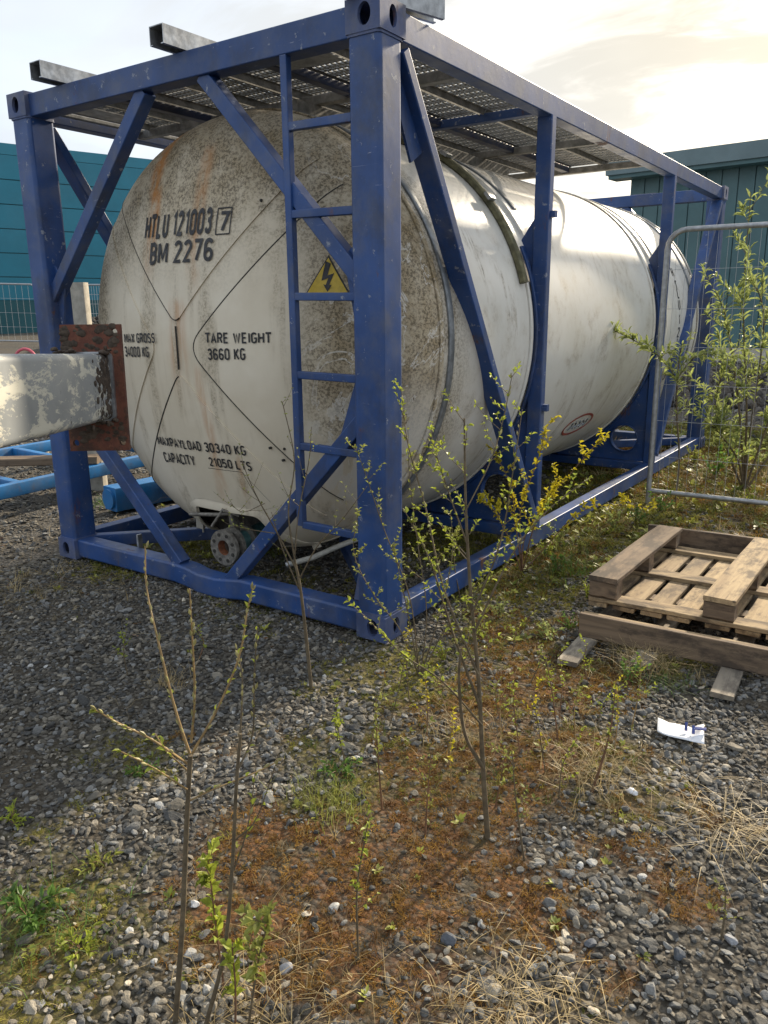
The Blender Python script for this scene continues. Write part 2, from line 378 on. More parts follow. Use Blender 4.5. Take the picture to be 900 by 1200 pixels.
# ------------------------------------------------------------------ ground
rng = np.random.default_rng(7)
def vnoise(x, y, s, seed=0):
    """cheap smooth value noise, vectorised"""
    r = np.random.default_rng(seed); T = r.random((64, 64))
    fx, fy = x*s, y*s; ix, iy = np.floor(fx).astype(int), np.floor(fy).astype(int); tx, ty = fx-ix, fy-iy
    tx, ty = tx*tx*(3-2*tx), ty*ty*(3-2*ty)
    g = lambda a, b: T[a % 64, b % 64]
    return (g(ix,iy)*(1-tx)+g(ix+1,iy)*tx)*(1-ty)+(g(ix,iy+1)*(1-tx)+g(ix+1,iy+1)*tx)*ty
def fbm(x, y, s, seed=0): return .55*vnoise(x,y,s,seed)+.29*vnoise(x,y,s*2.1,seed+1)+.16*vnoise(x,y,s*4.3,seed+2)
def gh(x, y):
    x = np.asarray(x, float); y = np.asarray(y, float)
    z = -0.012 + (fbm(x, y, 1.3, 3)-.5)*.034 + (fbm(x, y, 6, 9)-.5)*.014
    d = np.hypot(x+1.5, y-1.5)
    z = np.minimum(z, .0) if False else z
    left = np.clip((-x-6)/26, 0, 1); z = z + .62*left*left*(3-2*left)
    z = z + np.clip(d-6, 0, 30)/30*(fbm(x, y, .25, 5)-.5)*.5
    # keep it level under the container feet
    k = np.exp(-((np.maximum(0, np.abs(x+1.22)-1.3))**2+(np.maximum(0, np.abs(y-3.03)-3.1))**2)/.05)
    z = z*(1-k) + k*np.minimum(z, -.008)
    return z
# cover: (px, py, radius m, brown moss, green, straw)
BL = [(470,790,.28,.3,.9,.3),(420,800,.2,.2,.6,.2),(600,740,.35,.6,.6,.3),(560,830,.3,.7,.4,.5),(650,800,.3,.9,.4,.4),(600,900,.26,.8,.5,.8),(520,980,.28,1,.2,.5),
      (450,1050,.26,1,.2,.5),(620,1030,.16,1,.1,.3),(400,1010,.24,.9,.2,.4),(310,1000,.22,.9,.3,.4),(340,1120,.18,.9,.3,.6),(430,1150,.15,1,.3,.5),(260,1080,.2,.7,.5,.4),
      (690,880,.25,.5,.6,.9),(730,930,.2,.4,.5,.8),(600,680,.4,.4,.9,.3),(650,650,.45,.5,.9,.3),(700,610,.6,.4,1,.3),(800,565,.9,.6,1,.4),(880,545,1.2,.9,.8,.4),(850,520,1.4,.9,.7,.4),
      (60,1080,.22,.3,1,.3),(20,1130,.2,.3,.8,.3),(60,960,.15,.0,.5,.1),(40,690,.5,.15,.25,.7),(150,660,.3,.1,.7,.3),(770,770,.25,.3,.7,.8),(700,790,.2,.3,.5,.8),(700,740,.25,.3,.4,.7),
      (800,950,.12,.6,.1,.5),(850,970,.2,.5,.1,.9),(720,1000,.10,.7,.0,.4),(700,1110,.08,.7,.1,.4),(790,1050,.09,.8,.0,.3),(620,1170,.16,.2,.2,1),(560,1180,.12,.4,.2,.8),(290,1180,.12,.3,.3,1),
      (400,930,.13,.1,.9,.5),(380,880,.2,.3,.6,.3),(150,880,.2,.2,.6,.2),(240,860,.2,.4,.3,.2),(330,850,.2,.3,.3,.2),(480,860,.2,.4,.6,.3),(240,640,.5,.0,.6,.2),(330,690,.5,.0,.5,.2),
      (520,640,.4,.3,.7,.3),(560,900,.2,.6,.6,.7),(490,910,.18,.8,.6,.4)]
BLW = [(on_z(a,b)[:2], r, m1, g1, s1) for a,b,r,m1,g1,s1 in BL]
def cover(x, y):
    mo = np.zeros_like(x); gr = np.zeros_like(x); st = np.zeros_like(x)
    wx = x+(fbm(x,y,5,21)-.5)*.3; wy = y+(fbm(x,y,5,31)-.5)*.3
    for (c, r, m1, g1, s1) in BLW:
        w = np.exp(-((wx-c[0])**2+(wy-c[1])**2)/(r*r*1.45))
        mo = np.maximum(mo, w*m1); gr = np.maximum(gr, w*g1); st = np.maximum(st, w*s1)
    b = fbm(x, y, 7, 41); b2 = fbm(x, y, 9, 51)
    mo = np.clip((mo*(.45+1.1*b)-.28)*2.6, 0, 1); gr = np.clip((gr*(.45+1.1*b2)-.22)*1.8, 0, 1); st = np.clip(st*(.4+b)-.1, 0, 1)
    far = np.clip((x-.1)/1.0, 0, 1)*np.clip((y-2.0)/2, 0, 1)*np.clip((12-y)/3, 0, 1)
    gr = np.maximum(gr, far*1.5*b2); mo = np.maximum(mo, far*1.1*b*b); st = np.maximum(st, far*.5)
    return mo, gr, st
def axis(lo, hi, f0, f1, fine):
    a = list(np.arange(f0, f1, fine)); s = fine; p = f1
    while p < hi: a.append(p); s *= 1.25; p += s
    a.append(hi); s = fine; p = f0-fine
    while p > lo: a.insert(0, p); s *= 1.25; p -= s
    a.insert(0, lo); return np.array(a)
gx = axis(-400, 400, -6, 3.2, .035); gy = axis(-60, 600, -2.6, 8, .035)
GX, GY = np.meshgrid(gx, gy); nx, ny = len(gx), len(gy)
GZ = gh(GX, GY); mo, gr, st = cover(GX, GY)
gme = bpy.data.meshes.new('ground')
vv = np.stack([GX, GY, GZ], -1).reshape(-1, 3)
idx = np.arange(nx*ny).reshape(ny, nx); q = np.stack([idx[:-1,:-1], idx[:-1,1:], idx[1:,1:], idx[1:,:-1]], -1).reshape(-1, 4)
gme.vertices.add(len(vv)); gme.vertices.foreach_set('co', vv.ravel())
gme.loops.add(q.size); gme.loops.foreach_set('vertex_index', q.ravel().astype(np.int32))
gme.polygons.add(len(q)); gme.polygons.foreach_set('loop_start', np.arange(0, q.size, 4, dtype=np.int32))
gme.update(calc_edges=True); gme.validate()
for nm, arr in (('moss', mo), ('green', gr)):
    at = gme.attributes.new(nm, 'FLOAT', 'POINT'); at.data.foreach_set('value', arr.ravel().astype(np.float32))
def ground_mat():
    mt, nt, b = newmat('gravel_soil_and_moss'); v = ocoord(nt)
    def cells(sc):
        vo = nd(nt, 'ShaderNodeTexVoronoi', {'Vector': v, 'Scale': sc, 'Randomness': 1.0}); return vo
    a = cells(52.0); a2 = cells(120.0)
    h1 = nd(nt, 'ShaderNodeSeparateColor', {0: a.outputs['Color']}).outputs[0]
    c = mixc(nt, h1, (.050,.045,.036), (.16,.150,.13))
    h2 = nd(nt, 'ShaderNodeSeparateColor', {0: a2.outputs['Color']}).outputs[1]
    c = mixc(nt, .5, c, mixc(nt, h2, (.032,.027,.019), (.19,.175,.15)))
    c = mixc(nt, ramp(nt, a.outputs['Distance'], .35, .65), c, (.030,.026,.020))
    c = mixc(nt, mth(nt, 'MULTIPLY', ramp(nt, noise(nt, v, 2.2, 7, .65), .40, .66), .7), c, (.062,.047,.027))
    at = nd(nt, 'ShaderNodeAttribute', attribute_name='moss').outputs['Fac']; ag = nd(nt, 'ShaderNodeAttribute', attribute_name='green').outputs['Fac']
    n1 = noise(nt, v, 26, 8, .7); n2 = noise(nt, v, 90, 6, .7)
    mc = mixc(nt, ramp(nt, n1, .35, .65), (.075,.032,.011), (.19,.080,.018)); mc = mixc(nt, ramp(nt, n2, .45, .62), mc, (.045,.030,.015)); mc = mixc(nt, ramp(nt, noise(nt, v, 8, 5), .5, .66), mc, (.075,.055,.022))
    gc = mixc(nt, ramp(nt, n1, .35, .65), (.060,.055,.014), (.17,.14,.026)); gc = mixc(nt, ramp(nt, n2, .5, .7), gc, (.045,.042,.014))
    c = mixc(nt, mth(nt, 'MULTIPLY', ag, ramp(nt, n1, .3, .55), clamp=True), c, gc)
    c = mixc(nt, mth(nt, 'MULTIPLY', at, ramp(nt, noise(nt, v, 14, 7, .65), .34, .55), clamp=True), c, mc)
    L(nt, c, b.inputs['Base Color']); b.inputs['Roughness'].default_value = .95
    hh = mth(nt, 'SUBTRACT', mth(nt, 'MULTIPLY', n2, .5), a.outputs['Distance'])
    bump(nt, b, hh, .8, .014); return mt
go = put('ground', gme, ground_mat(), smooth=None); go['kind'] = 'structure'

# ------------------------------------------------------------------ scatter by geometry nodes
def scatter(name, pts, rot, scl, colr, protos, mat, label, cat):
    me = bpy.data.meshes.new(name); n = len(pts)
    me.vertices.add(n); me.vertices.foreach_set('co', np.asarray(pts, np.float32).ravel())
    for nm, arr in (('rot', rot), ('scl', scl), ('col', colr)):
        a = me.attributes.new(nm, 'FLOAT_VECTOR', 'POINT'); a.data.foreach_set('vector', np.asarray(arr, np.float32).ravel())
    a = me.attributes.new('pick', 'INT', 'POINT'); a.data.foreach_set('value', rng.integers(0, len(protos), n).astype(np.int32))
    o = bpy.data.objects.new(name, me); col.objects.link(o)
    pc = bpy.data.collections.new(name+'_kinds')
    for i, pm in enumerate(protos):
        pm.materials.clear(); pm.materials.append(mat); po = bpy.data.objects.new('%s_kind_%02d' % (name, i), pm); pc.objects.link(po)
    ng = bpy.data.node_groups.new(name+'_nodes', 'GeometryNodeTree')
    ng.interface.new_socket('Geometry', in_out='INPUT', socket_type='NodeSocketGeometry'); ng.interface.new_socket('Geometry', in_out='OUTPUT', socket_type='NodeSocketGeometry')
    gi = ng.nodes.new('NodeGroupInput'); gout = ng.nodes.new('NodeGroupOutput')
    ci = ng.nodes.new('GeometryNodeCollectionInfo'); ci.inputs['Collection'].default_value = pc
    ci.inputs['Separate Children'].default_value = True; ci.inputs['Reset Children'].default_value = True
    iop = ng.nodes.new('GeometryNodeInstanceOnPoints'); iop.inputs['Pick Instance'].default_value = True
    def na(nm, t):
        x = ng.nodes.new('GeometryNodeInputNamedAttribute'); x.data_type = t; x.inputs['Name'].default_value = nm; return x.outputs[0]
    ng.links.new(gi.outputs[0], iop.inputs['Points']); ng.links.new(ci.outputs[0], iop.inputs['Instance'])
    ng.links.new(na('pick', 'INT'), iop.inputs['Instance Index'])
    er = ng.nodes.new('FunctionNodeEulerToRotation'); ng.links.new(na('rot', 'FLOAT_VECTOR'), er.inputs[0]); ng.links.new(er.outputs[0], iop.inputs['Rotation'])
    ng.links.new(na('scl', 'FLOAT_VECTOR'), iop.inputs['Scale']); ng.links.new(iop.outputs[0], gout.inputs[0])
    md = o.modifiers.new('scatter', 'NODES'); md.node_group = ng
    return tag(o, label, cat, kind='stuff')
def stone_mesh(seed, flat=.7):
    bm = bmesh.new(); bmesh.ops.create_icosphere(bm, subdivisions=2, radius=.5)
    r = random.Random(seed)
    cuts = [(Vector((r.gauss(0,1), r.gauss(0,1), r.gauss(0,1))).normalized(), r.uniform(.26,.42)) for _ in range(9)]
    for v in bm.verts:
        for n, d in cuts:
            k = v.co.dot(n)
            if k > d: v.co -= n*(k-d)
        v.co.z *= flat; v.co.x *= 1.15
    bmesh.ops.remove_doubles(bm, verts=bm.verts, dist=.03)
    bmesh.ops.dissolve_limit(bm, angle_limit=.12, verts=bm.verts, edges=bm.edges)
    bmesh.ops.triangulate(bm, faces=bm.faces)
    me = bpy.data.meshes.new('stone'); bm.to_mesh(me); bm.free(); return me
def inview(x, y, z=0, mx=380, near=.3):
    px, py, w = to_px(np.stack([x, y, np.full_like(x, z)], -1)); return (w > near) & (px > -mx) & (px < 900+mx) & (py < 1200+mx) & (py > 330)

def gravel_pts(n, lo, hi, rmin, rmax, seed):
    r = np.random.default_rng(seed)
    x = r.uniform(lo[0], hi[0], n); y = r.uniform(lo[1], hi[1], n)
    d = np.hypot(x-CAM[0], y-CAM[1]); k = inview(x, y) & (d >= rmin) & (d < rmax)
    return x[k], y[k]
X, Y, S = [], [], []
for n, lo, hi, a, b, s0, s1, sd in ((95000, (-1.2,-2.9), (3.2,1.4), .5, 2.7, .006, .021, 1), (150000, (-3.5,-2.6), (3.6,2.6), 2.7, 5.0, .009, .025, 2),
                                    (60000, (-9,-2), (3.5,8), 5.0, 9.0, .016, .036, 3), (60000, (-24,-1), (4,26), 9.0, 24, .03, .07, 4)):
    x, y = gravel_pts(n, lo, hi, a, b, sd); r = np.random.default_rng(sd+50)
    s = s0+(s1-s0)*r.random(len(x))**2.2
    X.append(x); Y.append(y); S.append(s)
X, Y, S = map(np.concatenate, (X, Y, S))
mo_, gr_, st_ = cover(X, Y)
pale = np.zeros_like(X)      # strips of clean pale chippings, and the finer dark gravel on the right
for px, py, rr in ((620,1090,.14),(650,1060,.14),(700,1000,.16),(740,960,.16),(560,1150,.12),(640,1110,.12),(690,1040,.15),(330,930,.2),(300,880,.2),(410,860,.18),(770,890,.25),(250,1120,.15),(60,1170,.2),(200,930,.15)):
    c = on_z(px, py); pale = np.maximum(pale, np.exp(-((X-c[0])**2+(Y-c[1])**2)/rr**2))
keepp = 1-np.clip(mo_*.82+gr_*.62+st_*.4, 0, .92)
patch = .45+.75*fbm(X, Y, 3.1, 77)
k = rng.random(len(X)) < keepp*np.clip(patch+pale*.5, .25, 1)
# inside the pallet footprint etc. stones may stay: they lie on the ground
X, Y, S, pale = X[k], Y[k], S[k], pale[k]
S = S*(1+.55*pale*rng.random(len(X)))
big = rng.random(len(X)) < .012; S[big] *= rng.uniform(1.4, 2.1, big.sum())
Z = gh(X, Y)+S*.16
u = rng.random(len(X)); g = .045+.21*u**1.7+.12*pale*rng.random(len(X)); white = rng.random(len(X)) < (.012+.06*pale); g[white] = rng.uniform(.38,.55,white.sum())
tint = rng.random(len(X)); warm = (tint < .6)
colr = np.stack([g*np.where(warm,1.12,1.0), g*np.where(warm,1.0,1.0), g*np.where(warm,.80,.97)], -1)
sh = np.stack([S*rng.uniform(.8,1.35,len(S)), S*rng.uniform(.7,1.1,len(S)), S*rng.uniform(.55,1.0,len(S))], -1)
rot = np.stack([rng.normal(0,.35,len(S)), rng.normal(0,.35,len(S)), rng.uniform(0,6.28,len(S))], -1)
scatter('gravel', np.stack([X,Y,Z],-1), rot, sh*1.3, colr, [stone_mesh(i, .6+.05*(i % 5)) for i in range(10)], M['stone'], 'loose grey crushed stone covering the yard', 'gravel')

def blade_tuft(seed, n, h, spread, w, droop, flat=False):
    r = random.Random(seed); mb = MB()
    for _ in range(n):
        a = r.uniform(0, 6.28); hh = h*r.uniform(.5, 1.1); bx, by = r.gauss(0, spread*.25), r.gauss(0, spread*.25)
        dx, dy = math.cos(a), math.sin(a); out = hh*droop*r.uniform(.3, 1.2); ww = w*r.uniform(.7, 1.2)
        pts = []
        for i in range(4):
            t = i/3; pts.append((bx+dx*out*t*t*1.2, by+dy*out*t*t*1.2, hh*(t-.45*droop*t*t) if not flat else hh*.35*math.sin(t*2.6)))
        V = []
        for i, p in enumerate(pts):
            k_ = ww*(1-i/3.3); V += [(p[0]-dy*k_, p[1]+dx*k_, p[2]), (p[0]+dy*k_, p[1]-dx*k_, p[2])]
        mb.add(V, [(0,1,3,2),(2,3,5,4),(4,5,7,6)])
    me = bpy.data.meshes.new('tuft'); me.from_pydata(mb.v, [], mb.f); return me
def straw_mesh(seed):
    r = random.Random(seed); mb = MB(); p = Vector((0,0,.0)); a = r.uniform(0, 6.28); pts = []
    bend = r.uniform(-1.0, 1.0); n = 7
    for i in range(n):
        t = i/(n-1); pts.append((p.x, p.y, .03+.16*math.sin(t*3.0)*r.uniform(.2,1))); a += bend/n+r.uniform(-.12,.12); p += Vector((math.cos(a), math.sin(a), 0))/(n-1)
    mb.sweep([(.0034,-.002),(0,.003),(-.0034,-.002)], pts, scales=[1-.6*i/n for i in range(n)])
    me = bpy.data.meshes.new('straw'); me.from_pydata(mb.v, [], mb.f); return me
def scat_pts(n, lo, hi, seed, rmax, which, power=1.0):
    r = np.random.default_rng(seed); x = r.uniform(lo[0], hi[0], n); y = r.uniform(lo[1], hi[1], n)
    k = inview(x, y) & (np.hypot(x-CAM[0], y-CAM[1]) < rmax); x, y = x[k], y[k]
    w = which(*cover(x, y)); k = r.random(len(x)) < w**power; return x[k], y[k], r
# moss fronds
def moss_layer(name, n, lo, hi, seed, rmax, which, ca, cb, s0, s1, protos, label, cat, mat, power=1.0, tilt=.25):
    x, y, r = scat_pts(n, lo, hi, seed, rmax, which, power); m_ = len(x)
    t = r.random((m_, 1)); c = np.array(ca)*(1-t)+np.array(cb)*t; c = c*r.uniform(.7, 1.25, (m_, 1))
    s = r.uniform(s0, s1, m_)*np.clip(np.hypot(x-CAM[0], y-CAM[1])/3.0, .8, 2.0)
    scatter(name, np.stack([x, y, gh(x, y)-.002], -1), np.stack([r.normal(0,tilt,m_), r.normal(0,tilt,m_), r.uniform(0,6.28,m_)], -1), np.stack([s,s,s], -1), c, protos, mat, label, cat)
moss_p = [blade_tuft(100+i, 26, 1.0, 2.6, .12, .9) for i in range(5)]
moss_layer('brown_moss', 90000, (-2.5,-2.6), (3,7), 11, 9, lambda a,b,c: a, (.10,.038,.009), (.36,.20,.035), .008, .022, moss_p, 'low rust brown moss spreading over the stones', 'moss', M['scatter_moss'])
moss_layer('green_moss', 90000, (-3.5,-2.6), (3,8), 12, 11, lambda a,b,c: b*.75, (.08,.085,.014), (.30,.27,.04), .008, .022, [m_.copy() for m_ in moss_p], 'low olive green moss and seedlings between the stones', 'moss', M['scatter_moss'])
gr_p = [blade_tuft(200+i, 9, 1.0, .5, .022, .8) for i in range(6)]
moss_layer('short_grass', 14000, (-3.5,-2.6), (3.4,8.5), 13, 12, lambda a,b,c: b*.8, (.05,.085,.014), (.17,.20,.04), .025, .07, gr_p, 'sparse short green grass growing through the gravel', 'grass', M['scatter_blade'], 1.4)
moss_layer('dry_grass', 20000, (-2.5,-2.6), (3.4,7), 14, 9, lambda a,b,c: c*.8, (.26,.19,.085), (.46,.36,.18), .03, .075, [m_.copy() for m_ in gr_p], 'dead straw coloured grass tufts among the moss', 'dry grass', M['scatter_blade'], 1.4, .5)
moss_layer('straw_litter', 80000, (-3,-2.6), (3.4,6), 15, 8, lambda a,b,c: np.clip(.14+c*.75+a*.2, 0, 1), (.16,.11,.055), (.46,.37,.20), .05, .17, [straw_mesh(i) for i in range(10)], 'dead straw stalks and twigs strewn on the ground', 'straw', M['scatter_blade'], 1.6, .12)

def rosette(seed):
    r = random.Random(seed); mb = MB()
    for i in range(r.randint(5, 9)):
        a = r.uniform(0, 6.28); l = r.uniform(.5, 1.0); w = l*r.uniform(.18,.28); e = r.uniform(.15, .9); d = Vector((math.cos(a)*math.cos(e), math.sin(a)*math.cos(e), math.sin(e))); sd = Vector((-math.sin(a), math.cos(a), 0)); b0 = d*.1+Vector((0,0,r.uniform(0,.5)))
        m1 = b0+d*l*.5; mb.add([b0, m1+sd*w, b0+d*l-Vector((0,0,.1*l)), m1-sd*w, m1-Vector((0,0,.05*l))], [(0,1,4),(0,4,3),(1,2,4),(4,2,3)])
    me = bpy.data.meshes.new('rosette'); me.from_pydata(mb.v, [], mb.f); return me
def dead_leaf(seed):
    r = random.Random(seed); mb = MB(); V = []
    for i in range(5):
        t = i/4; w = .32*math.sin(.25+t*2.6); z = .12*math.sin(t*3+seed)+.1
        V += [(t-.5, -w, z+.10), (t-.5, 0, z), (t-.5, w, z+.14*r.uniform(.3,1.4))]
    mb.add(V, [q_ for i in range(4) for q_ in ((3*i,3*i+1,3*i+4,3*i+3),(3*i+1,3*i+2,3*i+5,3*i+4))])
    me = bpy.data.meshes.new('dead_leaf'); me.from_pydata(mb.v, [], mb.f); return me
moss_layer('dead_leaves', 9000, (-3.2,-2.6), (3.4,5), 18, 8, lambda a,b,c: np.clip(.10+c*.35+a*.3+b*.2, 0, 1), (.07,.035,.018), (.26,.15,.07), .010, .030, [dead_leaf(i) for i in range(6)], 'scattered brown dead leaf scraps on the gravel and moss', 'dead leaves', M['scatter_blade'], 1.3, .35)
ros = [rosette(i) for i in range(8)]
moss_layer('seedlings', 16000, (-3.5,-2.6), (3.4,8), 16, 11, lambda a,b,c: np.clip(.03+b*.5+a*.25, 0, 1), (.13,.17,.025), (.42,.42,.07), .012, .038, ros, 'tiny yellow green seedlings dotted over the moss and gravel', 'seedlings', M['scatter_blade'], 1.3, .2)

# ------------------------------------------------------------------ tank container
CH, CW, CLN = 2.591, 2.438, 6.058
tk = thing('tank_container', 'tank container with a dirty white cylindrical tank inside a blue steel frame', 'tank container', (-1.219, 3.0, 0))
B = M['blue']
# corner castings: hollow, with oval apertures
def casting(ix, iy, iz):
    w, l, h, t = .162, .178, .118, .016
    x0 = -CW if ix else -w; y0 = CLN-l if iy else 0.0; z0 = CH-h if iz else 0.0
    mb = MB()
    sgx = -1 if ix else 1
    v, f = plate2d([(-w/2,-h/2),(w/2,-h/2),(w/2,h/2),(-w/2,h/2)], [circ(0.008*sgx, 0, .030, 24, .040)], t)
    for yy in (y0+t/2, y0+l-t/2):
        mb.add([(x0+w/2+a, yy+c, z0+h/2+b_) for a, b_, c in v], f)
    v, f = plate2d([(-l/2+t,-h/2),(l/2-t,-h/2),(l/2-t,h/2),(-l/2+t,h/2)], [circ(0, 0, .026, 24, .040)], t)
    for xx in (x0+t/2, x0+w-t/2):
        mb.add([(xx+c, y0+l/2+a, z0+h/2+b_) for a, b_, c in v], f)
    for zz in (z0+t/2, z0+h-t/2):
        mb.box((x0+t, y0+t, zz-t/2), (x0+w-t, y0+l-t, zz+t/2))
    mb.box((x0+t+.01, y0+t+.01, z0+t), (x0+w-t-.01, y0+l-t-.01, z0+t+.003))
    mb.build('corner_casting', M['blue_old'], tk, 30)
for ix in (0,1):
    for iy in (0,1):
        for iz in (0,1): casting(ix, iy, iz)
for ix in (0,1):
    for iy in (0,1):
        xc_ = -CW+.085 if ix else -.085; yc_ = CLN-.088 if iy else .088
        mb = MB(); mb.sweep(rrect(.152,.160,.022,4), [(xc_, yc_, .118), (xc_, yc_, CH-.118)], (0,1,0)); p = wn(mb.build('corner_post', B, tk, 50))
        for zz in (.121, CH-.121): mb = MB(); mb.sweep(rrect(.160,.170,.02,3), [(xc_, yc_, zz-.007), (xc_, yc_, zz+.007)], (0,1,0)); mb.build('weld_collar', M['blue_old'], p, 40)
# rails
def member(name, p, q_, w, h, up=(0,0,1), r=.006, parent=None, mat=None):
    mb = MB(); mb.bar(p, q_, w, h, up, min(r, .007), 2); return wn(mb.build(name, mat or B, parent or tk, 50))
for yy in (.075, CLN-.075): member('top_end_rail', (-CW+.16, yy, 2.525), (-.16, yy, 2.525), .10, .112)
for xx in (-.062, -CW+.062):
    member('top_side_rail', (xx, .177, 2.525), (xx, CLN-.177, 2.525), .085, .108)
    member('bottom_side_rail', (xx, .177, .082), (xx, CLN-.177, .082), .085, .105)
# front bottom rail with a dip between the brace feet
mb = MB(); prof = rrect(.11, .11, .014, 3)
xs = [(-CW+.16,.066),(-1.42,.066),(-1.33,.058),(-1.24,.040),(-1.10,.038),(-1.00,.052),(-.92,.064),(-.16,.064)]
mb.sweep(prof, [(a, .078, b_) for a, b_ in xs]); wn(mb.build('bottom_end_rail', B, tk, 40))
member('bottom_end_rail', (-CW+.16, CLN-.078, .066), (-.16, CLN-.078, .066), .11, .11)
# front braces
fy = .075
member('brace', (-1.40, fy, 2.475), (-2.30, fy, 1.54), .07, .07, (0,1,0))
member('brace', (-1.00, fy, 2.475), (-.15, fy, 1.58), .07, .07, (0,1,0))
member('brace', (-2.30, fy, 1.00), (-1.40, fy, .11), .07, .07, (0,1,0))
member('brace', (-1.02, fy, .09), (-.14, fy, 1.00), .07, .07, (0,1,0))
for pts in ([(-2.285,1.72),(-2.285,1.20),(-2.20,1.62)], [(-.16,1.73),(-.16,1.26),(-.245,1.68)], [(-.16,1.25),(-.16,.86),(-.30,.86)], [(-2.285,1.2),(-2.285,.9),(-2.17,.9)]):
    v, f = plate2d(pts, [], .012); mb = MB(); mb.add([(a, fy+c, b_) for a, b_, c in v], f); mb.build('gusset', B, tk, None)
# same bracing on the far end
ry = CLN-.075
for a, b_ in (((-1.40,ry,2.475),(-2.30,ry,1.54)),((-1.00,ry,2.475),(-.15,ry,1.58)),((-2.30,ry,1.0),(-1.40,ry,.11)),((-1.02,ry,.11),(-.14,ry,1.0))):
    member('brace', a, b_, .07, .07, (0,1,0))
# base cross members and diagonals
member('base_diagonal', (-2.30, .15, .085), (-1.5, .95, .085), .06, .075); member('base_diagonal', (-.14, .15, .085), (-.95, .95, .085), .06, .075)
member('base_diagonal', (-2.30, CLN-.15, .085), (-1.5, CLN-.95, .085), .06, .075); member('base_diagonal', (-.14, CLN-.15, .085), (-.95, CLN-.95, .085), .06, .075)
mb = MB(); mb.box((-1.86,.135,.05), (-1.845,.165,.19)); mb.build('lug', M['galv'], tk, None)
mb = MB(); mb.box((-1.86,.60,.10), (-1.80,.62,.20)); mb.build('lug', M['concrete'], tk, None)
v, f = plate2d([(0,0),(.10,0),(.012,.42),(0,.42)], [], .012); mb = MB(); mb.add([(-.165-a, .13+c, .12+b_) for a, b_, c in v], f); mb.build('gusset', M['blue_old'], tk, None)
# ladder
lad = MB(); lx, ly = -.505, .045; lad.bar((lx, ly, 2.47), (lx, ly, .47), .036, .036, (0,1,0), .005); lad = wn(lad.build('ladder', B, tk, 50))
for zz in (2.20, 1.855, 1.515, 1.175, .850, .475):
    mb = MB(); mb.bar((lx+.014, ly, zz), (-.158, ly, zz-.006), .030, .034, (0,0,1), .004); wn(mb.build('rung', B, lad, 50))
# intermediate uprights, saddles, side braces
TX, TZ, TR = -1.219, 1.29, 1.155
def arc_pts(r, a0, a1, n): return [(TX+r*math.cos(R_(a0+(a1-a0)*i/n)), TZ+r*math.sin(R_(a0+(a1-a0)*i/n))) for i in range(n+1)]
for uy in (1.71, 4.21):
    for sx in (1, -1):
        xx = -.062 if sx > 0 else -CW+.062
        member('upright', (xx, uy, .13), (xx, uy, 2.475), .09, .062, (0,1,0), .012)
    # saddle plate: outer box outline minus tank circle, with two lightening holes
    up = arc_pts(TR+.012, 28, -208, 64)
    outer = [(-.105, TZ+1.0), (-.105, .14), (-CW+.105, .14), (-CW+.105, TZ+1.0)] + [(a, b_) for a, b_ in reversed(up)]
    outer = [(-.107, up[0][1]+.12)] + [(-.107, .14), (-CW+.107, .14), (-CW+.107, up[-1][1]+.12)] + list(reversed(up))
    v, f = plate2d(outer, [circ(-.29, .335, .115), circ(-CW+.29, .335, .115)], .014)
    mb = MB(); mb.add([(a, uy+c, b_) for a, b_, c in v], f); sad = mb.build('saddle', B, tk, None)
    for cx_ in (-.29, -CW+.29):
        mb = MB(); mb.sweep(rrect(.010,.05,.003,1), [(cx_+.118*math.cos(t), uy, .335+.118*math.sin(t)) for t in np.linspace(0, 2*math.pi, 33)[:-1]], (0,1,0), True); mb.build('hole_rim', B, sad, 40)
    mb = MB(); mb.sweep(rrect(.016,.11,.004,1), [(a, uy, b_) for a, b_ in arc_pts(TR+.010, 26, -206, 60)], (0,1,0)); mb.build('saddle_flange', B, sad, 40)
    member('base_cross_member', (-CW+.105, uy, .10), (-.105, uy, .10), .10, .07)
for xx in (-.055, -CW+.055):
    member('side_brace', (xx, .19, 2.44), (xx, 1.66, .20), .052, .10, (1,0,0), .008)
    member('side_brace', (xx, CLN-.19, 2.44), (xx, 4.27, .20), .052, .10, (1,0,0), .008)
    for s_ in ((1, -1) if xx > -1 else ()):
        y0_ = .165 if s_ > 0 else CLN-.165
        v, f = plate2d([(0,2.46),(.03,2.46),(.25,2.12),(.13,2.05),(0,2.30)], [], .012); mb = MB(); mb.add([(xx+c, y0_+s_*a, b_) for a, b_, c in v], f); mb.build('gusset', B, tk, None)
mb = MB(); mb.box((-.02,1.70,1.95),(.012,1.735,1.985)); mb.build('lug', B, tk, None)
mb = MB(); mb.box((-.02,1.70,.86),(.012,1.735,.90)); mb.build('lug', B, tk, None)
member('bumper_strip', (-.70, CLN-.03, 2.585), (-.95, CLN-.03, 2.585), .05, .02, mat=M['darkblue'])

# tank shell (lathe along Y)
def dish(r):
    """y of the front end at radius r"""
    r = np.asarray(r, float); rk = .93; yk = .06+rk*rk/(2*2.3)
    s = rk/2.3
    k = TR-rk
    t = np.clip((r-rk)/k, 0, 1)
    y2 = yk + k*(s*t + 1.05*(1-np.sqrt(np.maximum(0, 1-t**2.2))) )
    return np.where(r <= rk, .06+r*r/(2*2.3), y2)
YR = float(dish(TR))     # rim
NS = 160
def lathe(prof, name, mat, parent, smooth=40):
    V = []; Fc = []
    for (r, y) in prof:
        for i in range(NS):
            a = 2*math.pi*i/NS; V.append((TX+r*math.cos(a), y, TZ+r*math.sin(a)))
    for j in range(len(prof)-1):
        for i in range(NS): Fc.append((j*NS+i, j*NS+(i+1) % NS, (j+1)*NS+(i+1) % NS, (j+1)*NS+i))
    mb = MB(); mb.add(V, Fc); return mb.build(name, mat, parent, smooth)
